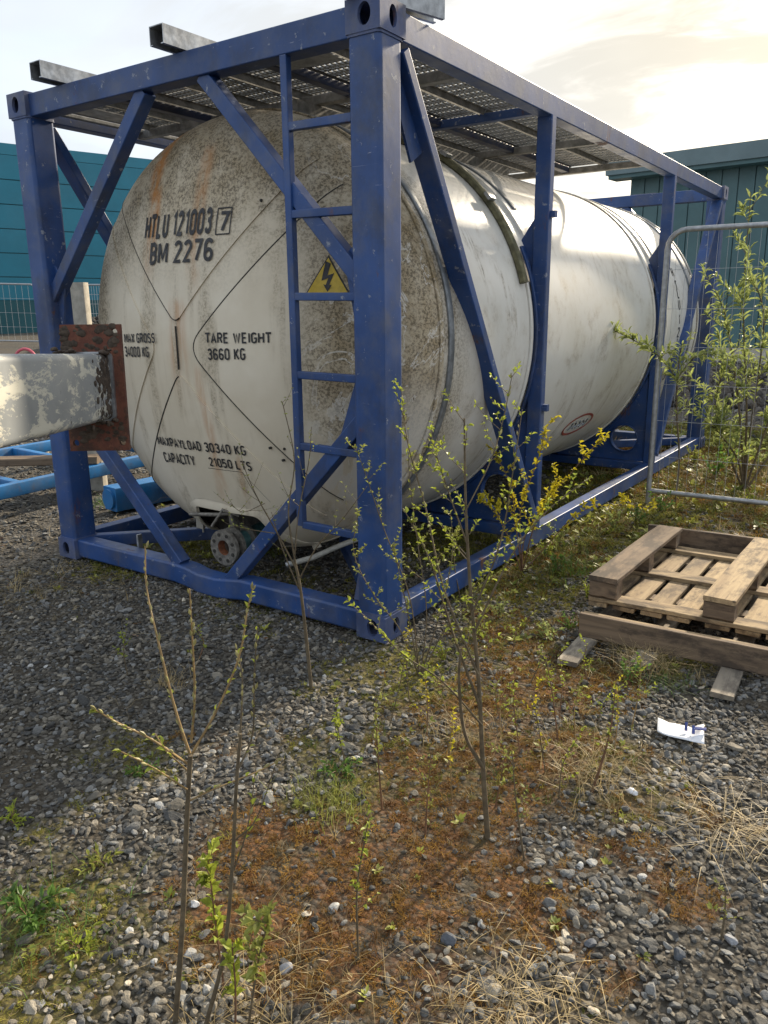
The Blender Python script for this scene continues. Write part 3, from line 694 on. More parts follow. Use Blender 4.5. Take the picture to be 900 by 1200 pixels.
tank = lathe([(TR, YR), (TR, 1.62), (TR-.018, 1.63), (TR-.018, 1.80), (TR, 1.81), (TR, 4.10), (TR-.018, 4.12), (TR-.018, 4.30), (TR, 4.31), (TR, CLN-YR)], 'tank', M['tank_shell'], tk)
# far end cap
prof = [(TR, CLN-YR)]+[(r, CLN-float(dish(r))) for r in np.linspace(TR-.002, .02, 26)]
lathe(prof, 'end_cap', M['tank_end'], tank)
# front end: polar grid with the valve pocket cut out
PK = [(-1.47,.455),(-.93,.455),(-.80,.20),(-.78,.10),(-1.60,.10),(-1.58,.22)]       # pocket outline (x,z)
def inpoly(x, z, poly):
    c = False; j = len(poly)-1
    for i in range(len(poly)):
        (xi,zi),(xj,zj) = poly[i], poly[j]
        if (zi > z) != (zj > z) and x < (xj-xi)*(z-zi)/(zj-zi)+xi: c = not c
        j = i
    return c
PIN = [(-1.42,.415),(-.97,.415),(-.85,.19),(-.85,.05),(-1.54,.05),(-1.54,.22)]
rs = np.concatenate([np.linspace(.02,.9,44), np.linspace(.91,TR,26)])
V = []; Fc = []; NA = 240
for r in rs:
    for i in range(NA):
        a = 2*math.pi*i/NA; V.append((TX+r*math.cos(a), float(dish(r)), TZ+r*math.sin(a)))
for j in range(len(rs)-1):
    for i in range(NA):
        am = 2*math.pi*(i+.5)/NA; rm = (rs[j]+rs[j+1])/2
        if inpoly(TX+rm*math.cos(am), TZ+rm*math.sin(am), PIN): continue
        Fc.append((j*NA+i, (j+1)*NA+i, (j+1)*NA+(i+1) % NA, j*NA+(i+1) % NA))
Fc.append(tuple(range(NA-1, -1, -1)))
mb = MB(); mb.add(V, Fc); mb.build('end_cap', M['tank_end'], tank, 60)
def ey(x, z): return float(dish(min(TR-.001, math.hypot(x-TX, z-TZ))))
# flat dark plate painted as the shade inside the hollow pocket; then the lip
seg_ = [(TX+(TR-.02)*math.sin(R_(a)), TZ-(TR-.02)*math.cos(R_(a))) for a in range(-40, 41, 4)]
v, f = plate2d(seg_, [], .004); mb = MB(); mb.add([(a, .47+c, b_) for a, b_, c in v], f)
mb.build('recess_shade_plate', M['pocket'], tank, None)
def resample(pts, step=.03, closed=False):
    out = []; n = len(pts)
    for i in range(n if closed else n-1):
        a, b_ = Vector(pts[i]), Vector(pts[(i+1) % n]); k_ = max(1, int((b_-a).length/step))
        out += [tuple(a+(b_-a)*(j/k_)) for j in range(k_)]
    if not closed: out.append(tuple(pts[-1]))
    return out
def rounded(pts, r, seg=5):
    """round the corners of an open 2D polyline"""
    out = [pts[0]]
    for i in range(1, len(pts)-1):
        p, a, b_ = Vector(pts[i]), Vector(pts[i-1]), Vector(pts[i+1]); u_, w_ = (a-p).normalized(), (b_-p).normalized()
        s_, e_ = p+u_*r, p+w_*r
        for k_ in range(seg+1):
            t = k_/seg; out.append(tuple(s_*(1-t)**2+p*2*t*(1-t)+e_*t*t))
    out.append(pts[-1]); return out
lip = resample(rounded([(-1.56,.19),(-1.455,.432),(-.955,.432),(-.83,.17)], .05), .03)
mb = MB(); mb.sweep(rrect(.060,.014,.004,2), [(a, ey(a, b_)-.003, b_) for a, b_ in lip], (0,1,0)); mb.build('recess_lip', M['tank_end'], tank, 50)

# X-pattern cladding panels on the end, each proud of the cap
def panel(corner, d1, d2, rad, off):
    """sector panel: apex at corner, bounded by directions d1,d2 and a rim circle"""
    RM = 1.06
    def hit(p, d):
        p = Vector(p)-Vector((TX, TZ)); d = Vector(d).normalized(); b_ = p.dot(d); c_ = p.dot(p)-RM*RM
        return Vector((TX, TZ))+p+d*(-b_+math.sqrt(b_*b_-c_))
    h1, h2 = hit(corner, d1), hit(corner, d2)
    edge = resample(rounded([tuple(h1), corner, tuple(h2)], rad, 8), .035)
    a1 = math.atan2(h1.y-TZ, h1.x-TX); a2 = math.atan2(h2.y-TZ, h2.x-TX)
    am = math.atan2((Vector(d1).normalized()+Vector(d2).normalized()).y, (Vector(d1).normalized()+Vector(d2).normalized()).x)
    def wrap(a): return (a+math.pi) % (2*math.pi)-math.pi
    da, db = wrap(a2-am), wrap(a1-am)
    n = 30; rim = [(TX+RM*math.cos(am+da+(db-da)*i/n), TZ+RM*math.sin(am+da+(db-da)*i/n)) for i in range(1, n)]
    # strips between the edge line and the rim: fan of segments
    Nn = len(edge); rimf = [(TX+RM*math.cos(am+db+(da-db)*i/(Nn-1)), TZ+RM*math.sin(am+db+(da-db)*i/(Nn-1))) for i in range(Nn)]
    K = 16; V = []; Fc = []
    for i in range(Nn):
        for j in range(K+1):
            t = j/K; x = edge[i][0]*(1-t)+rimf[i][0]*t; z = edge[i][1]*(1-t)+rimf[i][1]*t
            V.append((x, ey(x, z)-off, z))
    keep = [not inpoly(v_[0], v_[2], PIN) for v_ in V]
    for i in range(Nn-1):
        for j in range(K):
            q_ = (i*(K+1)+j, i*(K+1)+j+1, (i+1)*(K+1)+j+1, (i+1)*(K+1)+j)
            if all(keep[a] for a in q_): Fc.append(q_)
    # edge skirt back to the cap
    o_ = len(V); E_ = [i*(K+1) for i in range(Nn)]
    for i in E_: x, y, z = V[i]; V.append((x, y+off+.001, z))
    for i in range(Nn-1): Fc.append((E_[i], E_[i+1], o_+i+1, o_+i))
    mb = MB(); mb.add(V, Fc); mb.build('end_panel', M['tank_end'], tank, 40)
    return edge
e_top = panel((-1.30,1.395), (-1,1.02), (1,1.0), .055, .007)
e_bot = panel((-1.30,1.155), (1,-1.0), (-1,-1.18), .055, .007)
e_rgt = panel((-1.215,1.28), (1,.93), (1,-1.0), .11, .008)
e_lft = panel((-1.47,1.28), (-1,1.15), (-1,-1.15), .08, .007)
def seam(pts, r=.0035):
    mb = MB(); mb.tube([(a, ey(a, b_)-.0065, b_) for a, b_ in pts], r, 6); mb.build('seam', M['seal'], tank, 60)
h_ = len(e_rgt)//2
seam(e_rgt, .0038); seam(e_bot[len(e_bot)//2+2:], .0042); seam(e_top[:len(e_top)//2+2], .0028); 
seam([(-1.30,1.385),(-1.297,1.30),(-1.30,1.17)], .0048)
for (x, z) in ((-.78,.80),(-.72,.74),(-.66,.72),(-.70,.80),(-.35,.62),(-.45,.50),(-2.05,.80),(-2.0,.72),(-.80,1.95)):
    if math.hypot(x-TX, z-TZ) < 1.0:
        mb = MB(); mb.sweep(circ(0,0,.007,8), [(x, ey(x,z)-.013, z), (x, ey(x,z), z)]); mb.build('rivet', M['seal'], tank, None)
# cut lines of an access cover below the lettering, and a data plate at the lower left
def outline(pts, r=.0016): seam(resample(pts, .03), r)
outline([(-1.22,.655),(-.985,.655),(-.93,.50)], .0018); outline([(-.985,.655),(-.86,.50)],.0012)
# rim hoop of the end
def hoop(y, w, pr, mat, name='strap', a0=0, a1=360, parent=None):
    n = 120; closed = (a1-a0) >= 360
    pts = [(TX+(TR+pr/2)*math.cos(R_(a0+(a1-a0)*i/n)), y, TZ+(TR+pr/2)*math.sin(R_(a0+(a1-a0)*i/n))) for i in range(n if closed else n+1)]
    mb = MB(); mb.sweep(rrect(pr, w, min(pr, w)*.2, 1), pts, (0,1,0), closed); return mb.build(name, mat, parent or tank, 45)
hoop(YR+.005, .03, .010, M['tank_end'], 'rim_bead')
s1_ = hoop(.67, .045, .012, M['strap']); hoop(1.53, .045, .04, M['olive'], 'strap', 15, 110); hoop(1.60, .025, .014, M['tank_shell'], 'cladding_edge')
hoop(1.90, .05, .010, M['strap'], 'strap', 40, 130); hoop(4.05, .03, .014, M['tank_shell'], 'cladding_edge'); hoop(4.42, .02, .010, M['tank_shell'], 'cladding_edge')
hoop(5.30, .04, .010, M['strap']); hoop(5.52, .02, .012, M['tank_shell'], 'rim_bead')
for aa in (58, 40):
    a = R_(aa); mb = MB(); mb.bar((TX+(TR+.05)*math.cos(a), 1.47, TZ+(TR+.05)*math.sin(a)), (TX+(TR+.05)*math.cos(a), 1.54, TZ+(TR+.05)*math.sin(a)), .05, .02, (math.cos(a),0,math.sin(a)), .004); mb.build('strap_clip', M['galv'], tank, 40)

# lettering on the end: condensed bold strokes
def _arc(cx, cy, rx, ry, a0, a1, n=7): return [(cx+rx*math.cos(R_(a0+(a1-a0)*i/n)), cy+ry*math.sin(R_(a0+(a1-a0)*i/n))) for i in range(n+1)]
GW = .42
def _oval(): return _arc(GW/2,.78,GW/2,.22,0,180)+_arc(GW/2,.22,GW/2,.22,180,360)+[(GW,.78)]
GLY = {'H': [[(0,0),(0,1)],[(GW,0),(GW,1)],[(0,.5),(GW,.5)]], 'T': [[(-.05,1),(GW+.05,1)],[(GW/2,0),(GW/2,1)]], 'L': [[(0,1),(0,0),(GW*.85,0)]], 'U': [[(0,1)]+_arc(GW/2,.22,GW/2,.22,180,360)+[(GW,1)]],
 '1': [[(.03,.80),(.2,1),(.2,0)]], '2': [_arc(GW/2,.76,GW/2,.24,165,-20)+[(.0,.0),(GW,0)]], '0': [_oval()], '3': [_arc(GW/2,.76,GW/2-.01,.24,160,-70)+[(.15,.53)]+_arc(GW/2,.26,GW/2,.26,80,-160)],
 '7': [[(0,1),(GW,1),(.14,0)]], 'B': [[(0,0),(0,1),(.2,1)]+_arc(.2,.76,GW-.22,.24,90,-90)+[(0,.52)],[(.0,.52),(.2,.52)]+_arc(.2,.26,GW-.2,.26,90,-90)+[(0,0)]],
 'M': [[(0,0),(0,1)],[(.02,1),(.30,.2),(.58,1)],[(.60,0),(.60,1)]], '6': [_arc(GW/2,.74,GW/2,.26,20,180)+_arc(GW/2,.26,GW/2,.26,180,520,14)], 'A': [[(-.03,0),(GW/2,1),(GW+.03,0)],[(.07,.3),(GW-.07,.3)]],
 'X': [[(0,0),(GW,1)],[(0,1),(GW,0)]], 'G': [_arc(GW/2,.78,GW/2,.22,20,180)+_arc(GW/2,.22,GW/2,.22,180,360)+[(GW,.46),(.24,.46)]], 'R': [[(0,0),(0,1),(.22,1)]+_arc(.22,.75,GW-.22,.25,90,-90)+[(0,.5)],[(.22,.5),(GW,0)]],
 'O': [_oval()], 'S': [_arc(GW/2,.77,GW/2,.23,25,180)+_arc(GW/2,.77,GW/2,.25,180,250)+_arc(GW/2,.24,GW/2,.26,70,-155,10)], '4': [[(.3,0),(.3,1),(-.02,.27),(GW+.04,.27)]], 'K': [[(0,0),(0,1)],[(GW,1),(.03,.42)],[(.13,.55),(GW+.02,0)]],
 'E': [[(GW*.9,1),(0,1),(0,0),(GW*.9,0)],[(0,.52),(GW*.8,.52)]], 'W': [[(0,1),(.15,0),(.30,.9),(.45,0),(.60,1)]], 'I': [[(0,0),(0,1)]], 'P': [[(0,0),(0,1),(.2,1)]+_arc(.2,.73,GW-.2,.27,90,-90)+[(0,.46)]],
 'Y': [[(-.02,1),(GW/2,.45),(GW+.02,1)],[(GW/2,.45),(GW/2,0)]], 'D': [[(0,0),(0,1),(.14,1)]+_arc(.14,.72,GW-.14,.28,90,0)+_arc(.14,.28,GW-.14,.28,0,-90)+[(0,0)]], 'C': [_arc(GW/2,.76,GW/2,.24,15,180)+_arc(GW/2,.24,GW/2,.24,180,345)],
 '5': [[(GW*.95,1),(.03,1),(.0,.52)]+_arc(GW/2,.31,GW/2,.31,120,-150,10)]}
ADV = {'M': .60, 'W': .60, 'I': 0.0, '1': .22}
def text_geo(st, th=.155):
    V = []; Fc = []; x = 0.0; lay = 0
    for ch in st:
        if ch == ' ': x += .36; continue
        for pl in GLY[ch]:
            P = [Vector((x+a, th/2+b_*(1-th))) for a, b_ in pl]; n = len(P); o_ = len(V); lay += 1
            for i in range(n):
                d0 = (P[i]-P[i-1]).normalized() if i else (P[1]-P[0]).normalized(); d1 = (P[i+1]-P[i]).normalized() if i < n-1 else d0
                n0, n1 = Vector((-d0.y, d0.x)), Vector((-d1.y, d1.x)); mm = n0+n1
                mm = mm.normalized() if mm.length > .2 else n0; k_ = min(1.6, 1/max(.35, mm.dot(n0)))
                e_ = Vector((0,0))
                if i == 0 and n == 2 or i == 0: e_ = -d1*th*.0
                for s_ in (1,-1): q_ = P[i]+mm*(s_*th/2*k_)+e_; V.append((q_.x, q_.y, lay % 5))
            for i in range(n-1): Fc.append((o_+2*i, o_+2*i+1, o_+2*i+3, o_+2*i+2))
        x += ADV.get(ch, GW)+th+.10
    return np.array(V), Fc
def letter(s, x0, x1, z0, h, off=.0115, mat=None, z1=None, th=.165):
    v, f = text_geo(s, th); u0, u1 = v[:,0].min(), v[:,0].max(); w0, w1 = v[:,1].min(), v[:,1].max()
    V = []
    for a, b_, la in v:
        t = (a-u0)/(u1-u0); x = x0+(x1-x0)*t; z = z0+((z1 or z0)-z0)*t+h*(b_-w0)/(w1-w0); V.append((x, ey(x, z)-off-la*.0003, z))
    mb = MB(); mb.add(V, f); return mb.build('lettering', mat or M['black_print'], tank, None)
def from_px(x, y):
    """point on the tank's end for a photo pixel"""
    d = ray(x, y); yy = .2
    for _ in range(12):
        P = CAM+d*((yy-CAM[1])/d[1]); yy = ey(P[0], P[2])
    return P[0], P[2]
def letter_px(s, p0, p1, hpx_top, th=.165):
    (xa, za), (xb, zb) = from_px(*p0), from_px(*p1); zt = from_px(p0[0], hpx_top)[1]
    letter(s, xa, xb, za, zt-za, z1=zb, th=th)
letter_px('HTLU 121003', (171,282), (249,274), 252, .18)
letter_px('BM 2276', (177,311), (251,306), 284)
letter_px('MAX GROSS', (148,402), (184,402), 390); letter_px('34000 KG', (149,418), (177,419), 405)
letter_px('TARE WEIGHT', (243,403), (320,403), 389); letter_px('3660 KG', (246,422), (290,422), 408)
letter_px('MAXPAYLOAD 30340 KG', (188,521), (291,534), 510); letter_px('CAPACITY', (196,541), (232,546), 529); letter_px('21050 LTS', (248,546), (298,552), 535)
# boxed check digit
(xa, za), (xb, zb) = from_px(259,271), from_px(270,270); letter('7', xa, xb, za, from_px(259,248)[1]-za)
(xa, za), (xb, zb) = from_px(254,275), from_px(274,243)
for p_, q_ in (((xa,za),(xb,za)),((xb,za),(xb,zb)),((xb,zb),(xa,zb)),((xa,zb),(xa,za))):
    mb = MB(); P_ = [(p_[0]+(q_[0]-p_[0])*t, p_[1]+(q_[1]-p_[1])*t) for t in (0,.33,.66,1)]
    mb.sweep(rrect(.006,.001,.0002,1), [(a, ey(a, b_)-.0105, b_) for a, b_ in P_], (0,1,0)); mb.build('lettering', M['black_print'], tank, None)
# warning triangle
def flatpoly(pts, off, mat, name, holes=(), step=.03):
    pts = [p for p in pts]; V, Fp = plate2d(resample(pts, step, True), [resample(h, step, True) for h in holes], 0.0)
    mb = MB(); mb.add([(a, ey(a, b_)-off, b_) for a, b_, _ in V], Fp); return mb.build(name, mat, tank, None)
A_, B_, C_ = from_px(359,346), from_px(412,344), from_px(387,299)
cen = ((A_[0]+B_[0]+C_[0])/3, (A_[1]+B_[1]+C_[1])/3)
flatpoly([A_, B_, C_], .0105, M['black_print'], 'warning_sign')
flatpoly([(cen[0]+(p[0]-cen[0])*.90, cen[1]+(p[1]-cen[1])*.90) for p in (A_, B_, C_)], .0125, M['yellow_print'], 'warning_sign')
bolt = [from_px(*p) for p in ((384,306),(390,309),(386,323),(394,320),(388,334),(391,334),(386,342),(381,333),(384,334),(387,326),(379,329))]
flatpoly(bolt, .0145, M['black_print'], 'warning_sign', step=.02)
# oval emblem low on the side and the code near the far end
def shell_pt(y, ang, off=.003): a = R_(ang); return (TX+(TR+off)*math.cos(a), y, TZ+(TR+off)*math.sin(a))
def shell_from_px(x, y):
    d = ray(x, y); o_ = CAM-np.array([TX, 0, TZ]); a = d[0]**2+d[2]**2; b_ = 2*(o_[0]*d[0]+o_[2]*d[2]); c_ = o_[0]**2+o_[2]**2-TR**2
    t = (-b_-math.sqrt(max(0, b_*b_-4*a*c_)))/(2*a); P = CAM+d*t; return P[1], math.degrees(math.atan2(P[2]-TZ, P[0]-TX))
yo, ao = shell_from_px(677, 497)
mb = MB(); mb.sweep([(-.010,-.001),(.010,-.001),(.010,.001),(-.010,.001)], [shell_pt(yo+.27*math.cos(t), ao+4.6*math.sin(t)) for t in np.linspace(0, 2*math.pi, 49)[:-1]], (.8,0,-.6), True); mb.build('emblem', M['red_print'], tank, None)
random.seed(3)
for k_ in range(5):      # worn, no longer legible strokes inside the oval
    y0_ = yo-.16+.075*k_; mb = MB(); mb.tube([shell_pt(y0_+random.uniform(-.01,.01), ao-1.6), shell_pt(y0_+random.uniform(0,.04), ao+.2), shell_pt(y0_+random.uniform(-.01,.02), ao+1.8)], .007, 4); mb.build('emblem', M['strap'], tank, None)
for k_, chh in enumerate('HTLU121003'):
    v, f = text_geo(chh); v = v-v.mean(0); mb = MB(); mb.add([shell_pt(4.86+a*.11, 24-k_*5.2+b_*4.6, .003+.0003*la) for a, b_, la in v], f); mb.build('lettering', M['black_print'], tank, None)

# discharge valve
vx, vy, vz = -1.155, .15, .222
val = MB(); val.tube([(vx, vy+.10, vz), (vx, .46, vz+.02)], .055, 20); val = val.build('valve', M['tealcast'], tk, 40)
def ring(y0, y1, r0, r1, name, mat, n=40):
    V = []; Fc = []
    for (r, y) in ((r0,y0),(r1,y0),(r1,y1),(r0,y1)):
        for i in range(n): a = 2*math.pi*i/n; V.append((vx+r*math.cos(a), y, vz+r*math.sin(a)))
    for j in range(4):
        for i in range(n): Fc.append((j*n+i, j*n+(i+1) % n, ((j+1) % 4)*n+(i+1) % n, ((j+1) % 4)*n+i))
    mb = MB(); mb.add(V, Fc); return mb.build(name, mat, val, 35)
ring(vy, vy+.022, .042, .098, 'flange', M['flange']); ring(vy+.05, vy+.075, .04, .098, 'flange', M['flange']); ring(vy+.16, vy+.18, .04, .09, 'flange', M['flange'])
ring(vy+.002, vy+.10, .0415, .047, 'bore', M['rustpipe'])
mb = MB(); mb.sweep(circ(0,0,.044,24), [(vx, vy+.09, vz), (vx, vy+.095, vz)]); mb.build('bore', M['rustpipe'], val, None)
for i in range(8):
    a = 2*math.pi*(i+.5)/8; px_, pz_ = vx+.074*math.cos(a), vz+.074*math.sin(a)
    mb = MB(); mb.sweep(circ(0,0,.0105,6), [(px_, vy-.004, pz_), (px_, vy+.085, pz_)]); mb.build('bolt', M['seal'], val, None)
mb = MB(); mb.bar((vx-.02, vy+.12, vz+.05), (vx-.02, vy+.10, vz+.19), .028, .05); mb.build('valve_stem', M['flange'], val, 40)
mb = MB(); mb.tube([(vx-.02, vy+.10, vz+.17), (vx-.08, vy+.06, vz+.16), (vx-.30, vy+.05, vz+.135)], .011, 8); mb.build('valve_handle', M['flange'], val, 50)
mb = MB(); mb.tube([(vx+.03, vy+.10, vz+.16), (vx-.03, vy+.04, vz+.20), (vx-.10, vy+.02, vz+.10)], .008, 8); mb.build('valve_handle', M['flange'], val, 50)
mb = MB(); mb.tube([(-.83,.30,.145),(-.74,.40,.172),(-.66,.52,.218),(-.60,.62,.245),(-.56,.75,.262)], .015, 10); mb.build('drain_hose', M['hose'], tk, 50)
mb = MB(); mb.sweep(circ(0,0,.017,10), [(-.838,.291,.141),(-.822,.309,.149)]); mb.build('hose_clip', M['galv'], tk, 50)

# spill box on the crown and walkway
mb = MB()
x0, x1, y0, y1, z0, z1 = -1.38, -.93, .62, 3.05, 2.36, 2.478
for a, b_ in (((x0,y0,z0),(x1,y0+.012,z1)),((x0,y1-.012,z0),(x1,y1,z1)),((x0,y0+.012,z0),(x0+.012,y1-.012,z1)),((x1-.012,y0+.012,z0),(x1,y1-.012,z1))): mb.box(a, b_)
mb.build('spill_box', M['galv_dull'], tk, None)
def lattice(xa, xb, ya, yb, z, pitch_y=.046, bar_y=.013, nrow=9, bar_x=.011):
    mb = MB(); w = xb-xa
    for i in range(nrow+1):
        c = xa+bar_x/2+(w-bar_x)*i/nrow; e = bar_x/2 if 0 < i < nrow else bar_x*.7
        mb.box((c-e, ya, z-.003), (c+e, yb, z+.003))
    n = int((yb-ya)/pitch_y)
    for i in range(n+1):
        c = ya+bar_y/2+(yb-ya-bar_y)*i/n; zz = z+.0015*(1 if i % 2 else -1)
        mb.box((xa+.001, c-bar_y/2, zz-.005), (xb-.001, c+bar_y/2, zz+.005))
    mb.box((xa-.003, ya, z-.035), (xa+.001, yb, z+.003)); mb.box((xb-.001, ya, z-.035), (xb+.003, yb, z+.003))
    return mb
WX = np.linspace(-2.24, -.125, 8)
wk = None
for i in range(7):
    for ya, yb in ((.13, 1.655), (1.662, 3.74)):
        lattice(WX[i]+.012, WX[i+1]-.012, ya, yb, 2.552).build('walkway_plank', M['galv_dull'], tk, None)
for xx in (-1.72, -.72): member('walkway_bearer', (xx, .13, 2.512), (xx, 3.74, 2.512), .055, .040, mat=M['darkblue'], r=.005)
for yy in (.80, 1.66, 2.65, 3.66): member('walkway_cross_bearer', (-CW+.11, yy, 2.503), (-.11, yy, 2.503), .05, .045, mat=M['galv_dull'] if yy != 1.66 else B, r=.005)
for a, b_ in (((-.70,.15,2.498),(-.40,.30,2.504)),((-2.1,.14,2.490),(-1.95,.55,2.496))): mb = MB(); mb.box(a, b_); mb.build('walkway_trim', M['galv'], tk, None)
for xx in (-.125, -2.30): member('walkway_edge_angle', (xx, .18, 2.520), (xx, 3.74, 2.520), .035, .020, mat=M['galv_dull'], r=.003)

# loose channels lying on the top
def channel(p, q_, wid, ht, label):
    p, q_ = Vector(p), Vector(q_); t = .004
    pr = [(-wid/2,-ht/2),(-wid/2+.018,-ht/2),(-wid/2+.018,-ht/2+t),(-wid/2+t,-ht/2+t),(-wid/2+t,ht/2-t),(wid/2-t,ht/2-t),(wid/2-t,-ht/2+t),(wid/2-.018,-ht/2+t),(wid/2-.018,-ht/2),(wid/2,-ht/2),(wid/2,ht/2),(-wid/2,ht/2)]
    mb = MB(); mb.sweep(pr, [p, p.lerp(q_, .35), q_]); return tag(mb.build('steel_channel', M['galv'], None, 30, tuple((p+q_)/2)), label, 'steel channel', 'loose channels on the container roof')
zc_ = CH+.002+.04
channel((-2.02, -.09, zc_-.005), (-1.98, 3.3, zc_-.005), .09, .078, 'galvanised steel channel lying across the roof beside the rusty corner of the rail')
channel((-1.13, -.08, zc_-.005), (-1.09, 3.3, zc_-.005), .09, .078, 'galvanised steel channel lying across the middle of the blue top rail')
channel((-.22, -.35, zc_), (.005, .42, zc_), .07, .075, 'galvanised steel channel overhanging the container corner above the ladder post')

# ------------------------------------------------------------------ box beam with rusty end plate, carried on trestles
def local_obj(name, mb, mat, parent, mtx, smooth=40):
    """mesh in its own axes, placed by a world matrix"""
    me = bpy.data.meshes.new(name); me.from_pydata(mb.v, [], mb.f); me.validate(); me.update()
    me.materials.append(mat)
    if smooth: me.polygons.foreach_set('use_smooth', [True]*len(me.polygons)); me.set_sharp_from_angle(angle=R_(smooth))
    o = bpy.data.objects.new(name, me); col.objects.link(o)
    if parent is not None:
        o.parent = parent; o.matrix_local = Matrix.Translation(-Vector(WORG.get(parent.name, (0,0,0)))) @ mtx
    else: o.matrix_world = mtx
    WORG[o.name] = tuple(mtx.translation)
    return o
def frame_x(p, d, up=(0,0,1)):
    d = Vector(d).normalized(); y = Vector(up).cross(d).normalized(); z = d.cross(y)
    m_ = Matrix.Identity(4)
    for i in range(3): m_[i][0], m_[i][1], m_[i][2], m_[i][3] = d[i], y[i], z[i], p[i]
    return m_
bd = (Vector((-.640,-.885,1.192))-Vector((-.150,-1.545,1.235))).normalized(); bB = Vector((-.640, -.885, 1.192))+Vector((-.033,-.0225,0))
bm_ = frame_x(bB, bd)
bt = thing('box_beam', 'grey box beam with flaking paint and a rusty end plate caked in mud', 'steel beam', tuple(bB))
mb = MB(); mb.sweep(rrect(.150,.236,.022,4), [(-2.9,0,0),(-.02,0,0)]); local_obj('beam_body', mb, M['beam'], bt, bm_)
mb = MB(); mb.sweep(rrect(.172,.25,.02,3), [(-.022,0,0),(-.006,0,0)]); local_obj('weld_bead', mb, M['galv'], bt, bm_)
v, f = plate2d([(-.108,-.235),(.108,-.235),(.108,.222),(-.108,.222)], [circ(sx*.085, sz, .012, 14) for sx in (-1,1) for sz in (-.205,.195)], .022)
mb = MB(); mb.add([(.005+c, a-.012, b_) for a, b_, c in v], f); local_obj('end_plate', mb, M['rust'], bt, bm_, None)
# lumps of mud stuck to plate and beam
def blob(p, r, seed, sq=(1,1,1)):
    bm = bmesh.new(); bmesh.ops.create_icosphere(bm, subdivisions=2, radius=1.0)
    V = []; off = Vector((seed*3.1, seed*1.7, 0))
    for vt in bm.verts:
        n_ = 1+.45*mnoise.noise(vt.co*1.4+off)+.2*mnoise.noise(vt.co*3.5+off)
        V.append((p[0]+vt.co.x*r*n_*sq[0], p[1]+vt.co.y*r*n_*sq[1], p[2]+vt.co.z*r*n_*sq[2]))
    Fc = [tuple(q.index for q in fc.verts) for fc in bm.faces]; bm.free(); return V, Fc
M['mud'] = simple('dried_mud', (.060,.043,.030), .98, 0, .5, 60, .6)
mb = MB(); rr = random.Random(5)
for i in range(34):
    yy = rr.uniform(-.10,.09); zz = rr.uniform(.12,.215); k_ = rr.uniform(.005,.015)
    mb.add(*blob((-.006, yy, zz), k_, i, (.28,1.4,1)))
for i in range(46): mb.add(*blob((-.010-abs(rr.gauss(0,.05)), rr.uniform(-.10,-.05)if rr.random()<.3 else rr.uniform(.04,.1), rr.choice((-.125,.122))+rr.gauss(0,.006)), rr.uniform(.006,.015), 100+i, (1.2,1,.6)))
for i in range(80):
    t = abs(rr.gauss(0,.07)); mb.add(*blob((-.03-t, -.0755, rr.gauss(.01,.055)), rr.uniform(.004,.013), 200+i, (1.3,.22,1.1)))
for i in range(26): mb.add(*blob((-.006, rr.uniform(-.10,.05), rr.uniform(-.20,-.13)), rr.uniform(.005,.012), 400+i, (.28,1.4,1)))
mo_ = local_obj('dried_mud', mb, M['mud'], bt, bm_, 60); mo_['kind'] = 'stuff'
def trestle(tt, label):
    c = bB+bd*tt; side = Vector((-bd.y, bd.x, 0)).normalized(); fwd = Vector((bd.x, bd.y, 0)).normalized()
    zt = c.z-.118-abs(bd.z)*.04-.004
    t_ = thing('trestle', label, 'trestle', (c.x, c.y, 0), 'trestles under the box beam')
    mb = MB(); mb.bar(Vector((c.x, c.y, zt-.04))-side*.16, Vector((c.x, c.y, zt-.04))+side*.16, .08, .08); mb.build('top_bar', M['galv'], t_, 40)
    for s1 in (-1,1):
        for s2 in (-1,1):
            a = Vector((c.x, c.y, zt-.08))+side*s1*.11+fwd*s2*.03; b_ = Vector((c.x, c.y, 0))+side*s1*.15+fwd*s2*.2; b_.z = float(gh(b_.x, b_.y))-.004
            mb = MB(); mb.bar(b_, a, .045, .045); mb.build('leg', M['galv'], t_, 40)
trestle(-2.05, 'grey steel trestle under the middle of the box beam'); trestle(-2.75, 'grey steel trestle under the outer end of the box beam')

# ------------------------------------------------------------------ pallet and timber base frame
def plank(name, parent, p, q_, w, t, mat, up=(0,0,1), seed=0):
    """timber from p to q (centre line), width w, thickness t, slightly uneven"""
    p, q_ = Vector(p), Vector(q_); Ln = (q_-p).length; r = random.Random(seed*7+3); n = 7; V = []
    pr = rrect(w, t, min(w, t)*.12, 1); k_ = len(pr)
    for i in range(n):
        x = -Ln/2+Ln*i/(n-1); dy, dz = r.gauss(0, .0012), r.gauss(0, .0010); s_ = 1+r.gauss(0, .008)
        for a, b_ in pr: V.append((x+(r.gauss(0,.003) if i in (0,n-1) else 0), a*s_+dy, b_*s_+dz))
    Fc = [(i*k_+j, i*k_+(j+1) % k_, (i+1)*k_+(j+1) % k_, (i+1)*k_+j) for i in range(n-1) for j in range(k_)]
    Fc += [tuple(range(k_-1,-1,-1)), tuple((n-1)*k_+j for j in range(k_))]
    mb = MB(); mb.add(V, Fc); return local_obj(name, mb, mat, parent, frame_x((p+q_)/2, q_-p, up), 35)
fr = thing('timber_skid', 'broken timber base frame of grey boards with dark planks on edge, under the pallet', 'timber frame', (1.2, 1.2, 0))
e1 = Vector((1.0, .045, 0)).normalized(); e2 = Vector((-.045, 1, 0)).normalized(); O_ = Vector((.74, .0, 0))
def fp(a, b_, z): return O_+e1*a+e2*b_+Vector((0,0,z))
for i, (a, s_, w_) in enumerate(((.035, .22, .085), (.30, .36, .085), (.635, .24, .085), (1.0, .25, .085))):
    plank('base_board', fr, fp(a, s_, .016), fp(a, 2.05, .016), w_, .022, M['wood_grey'], seed=i)
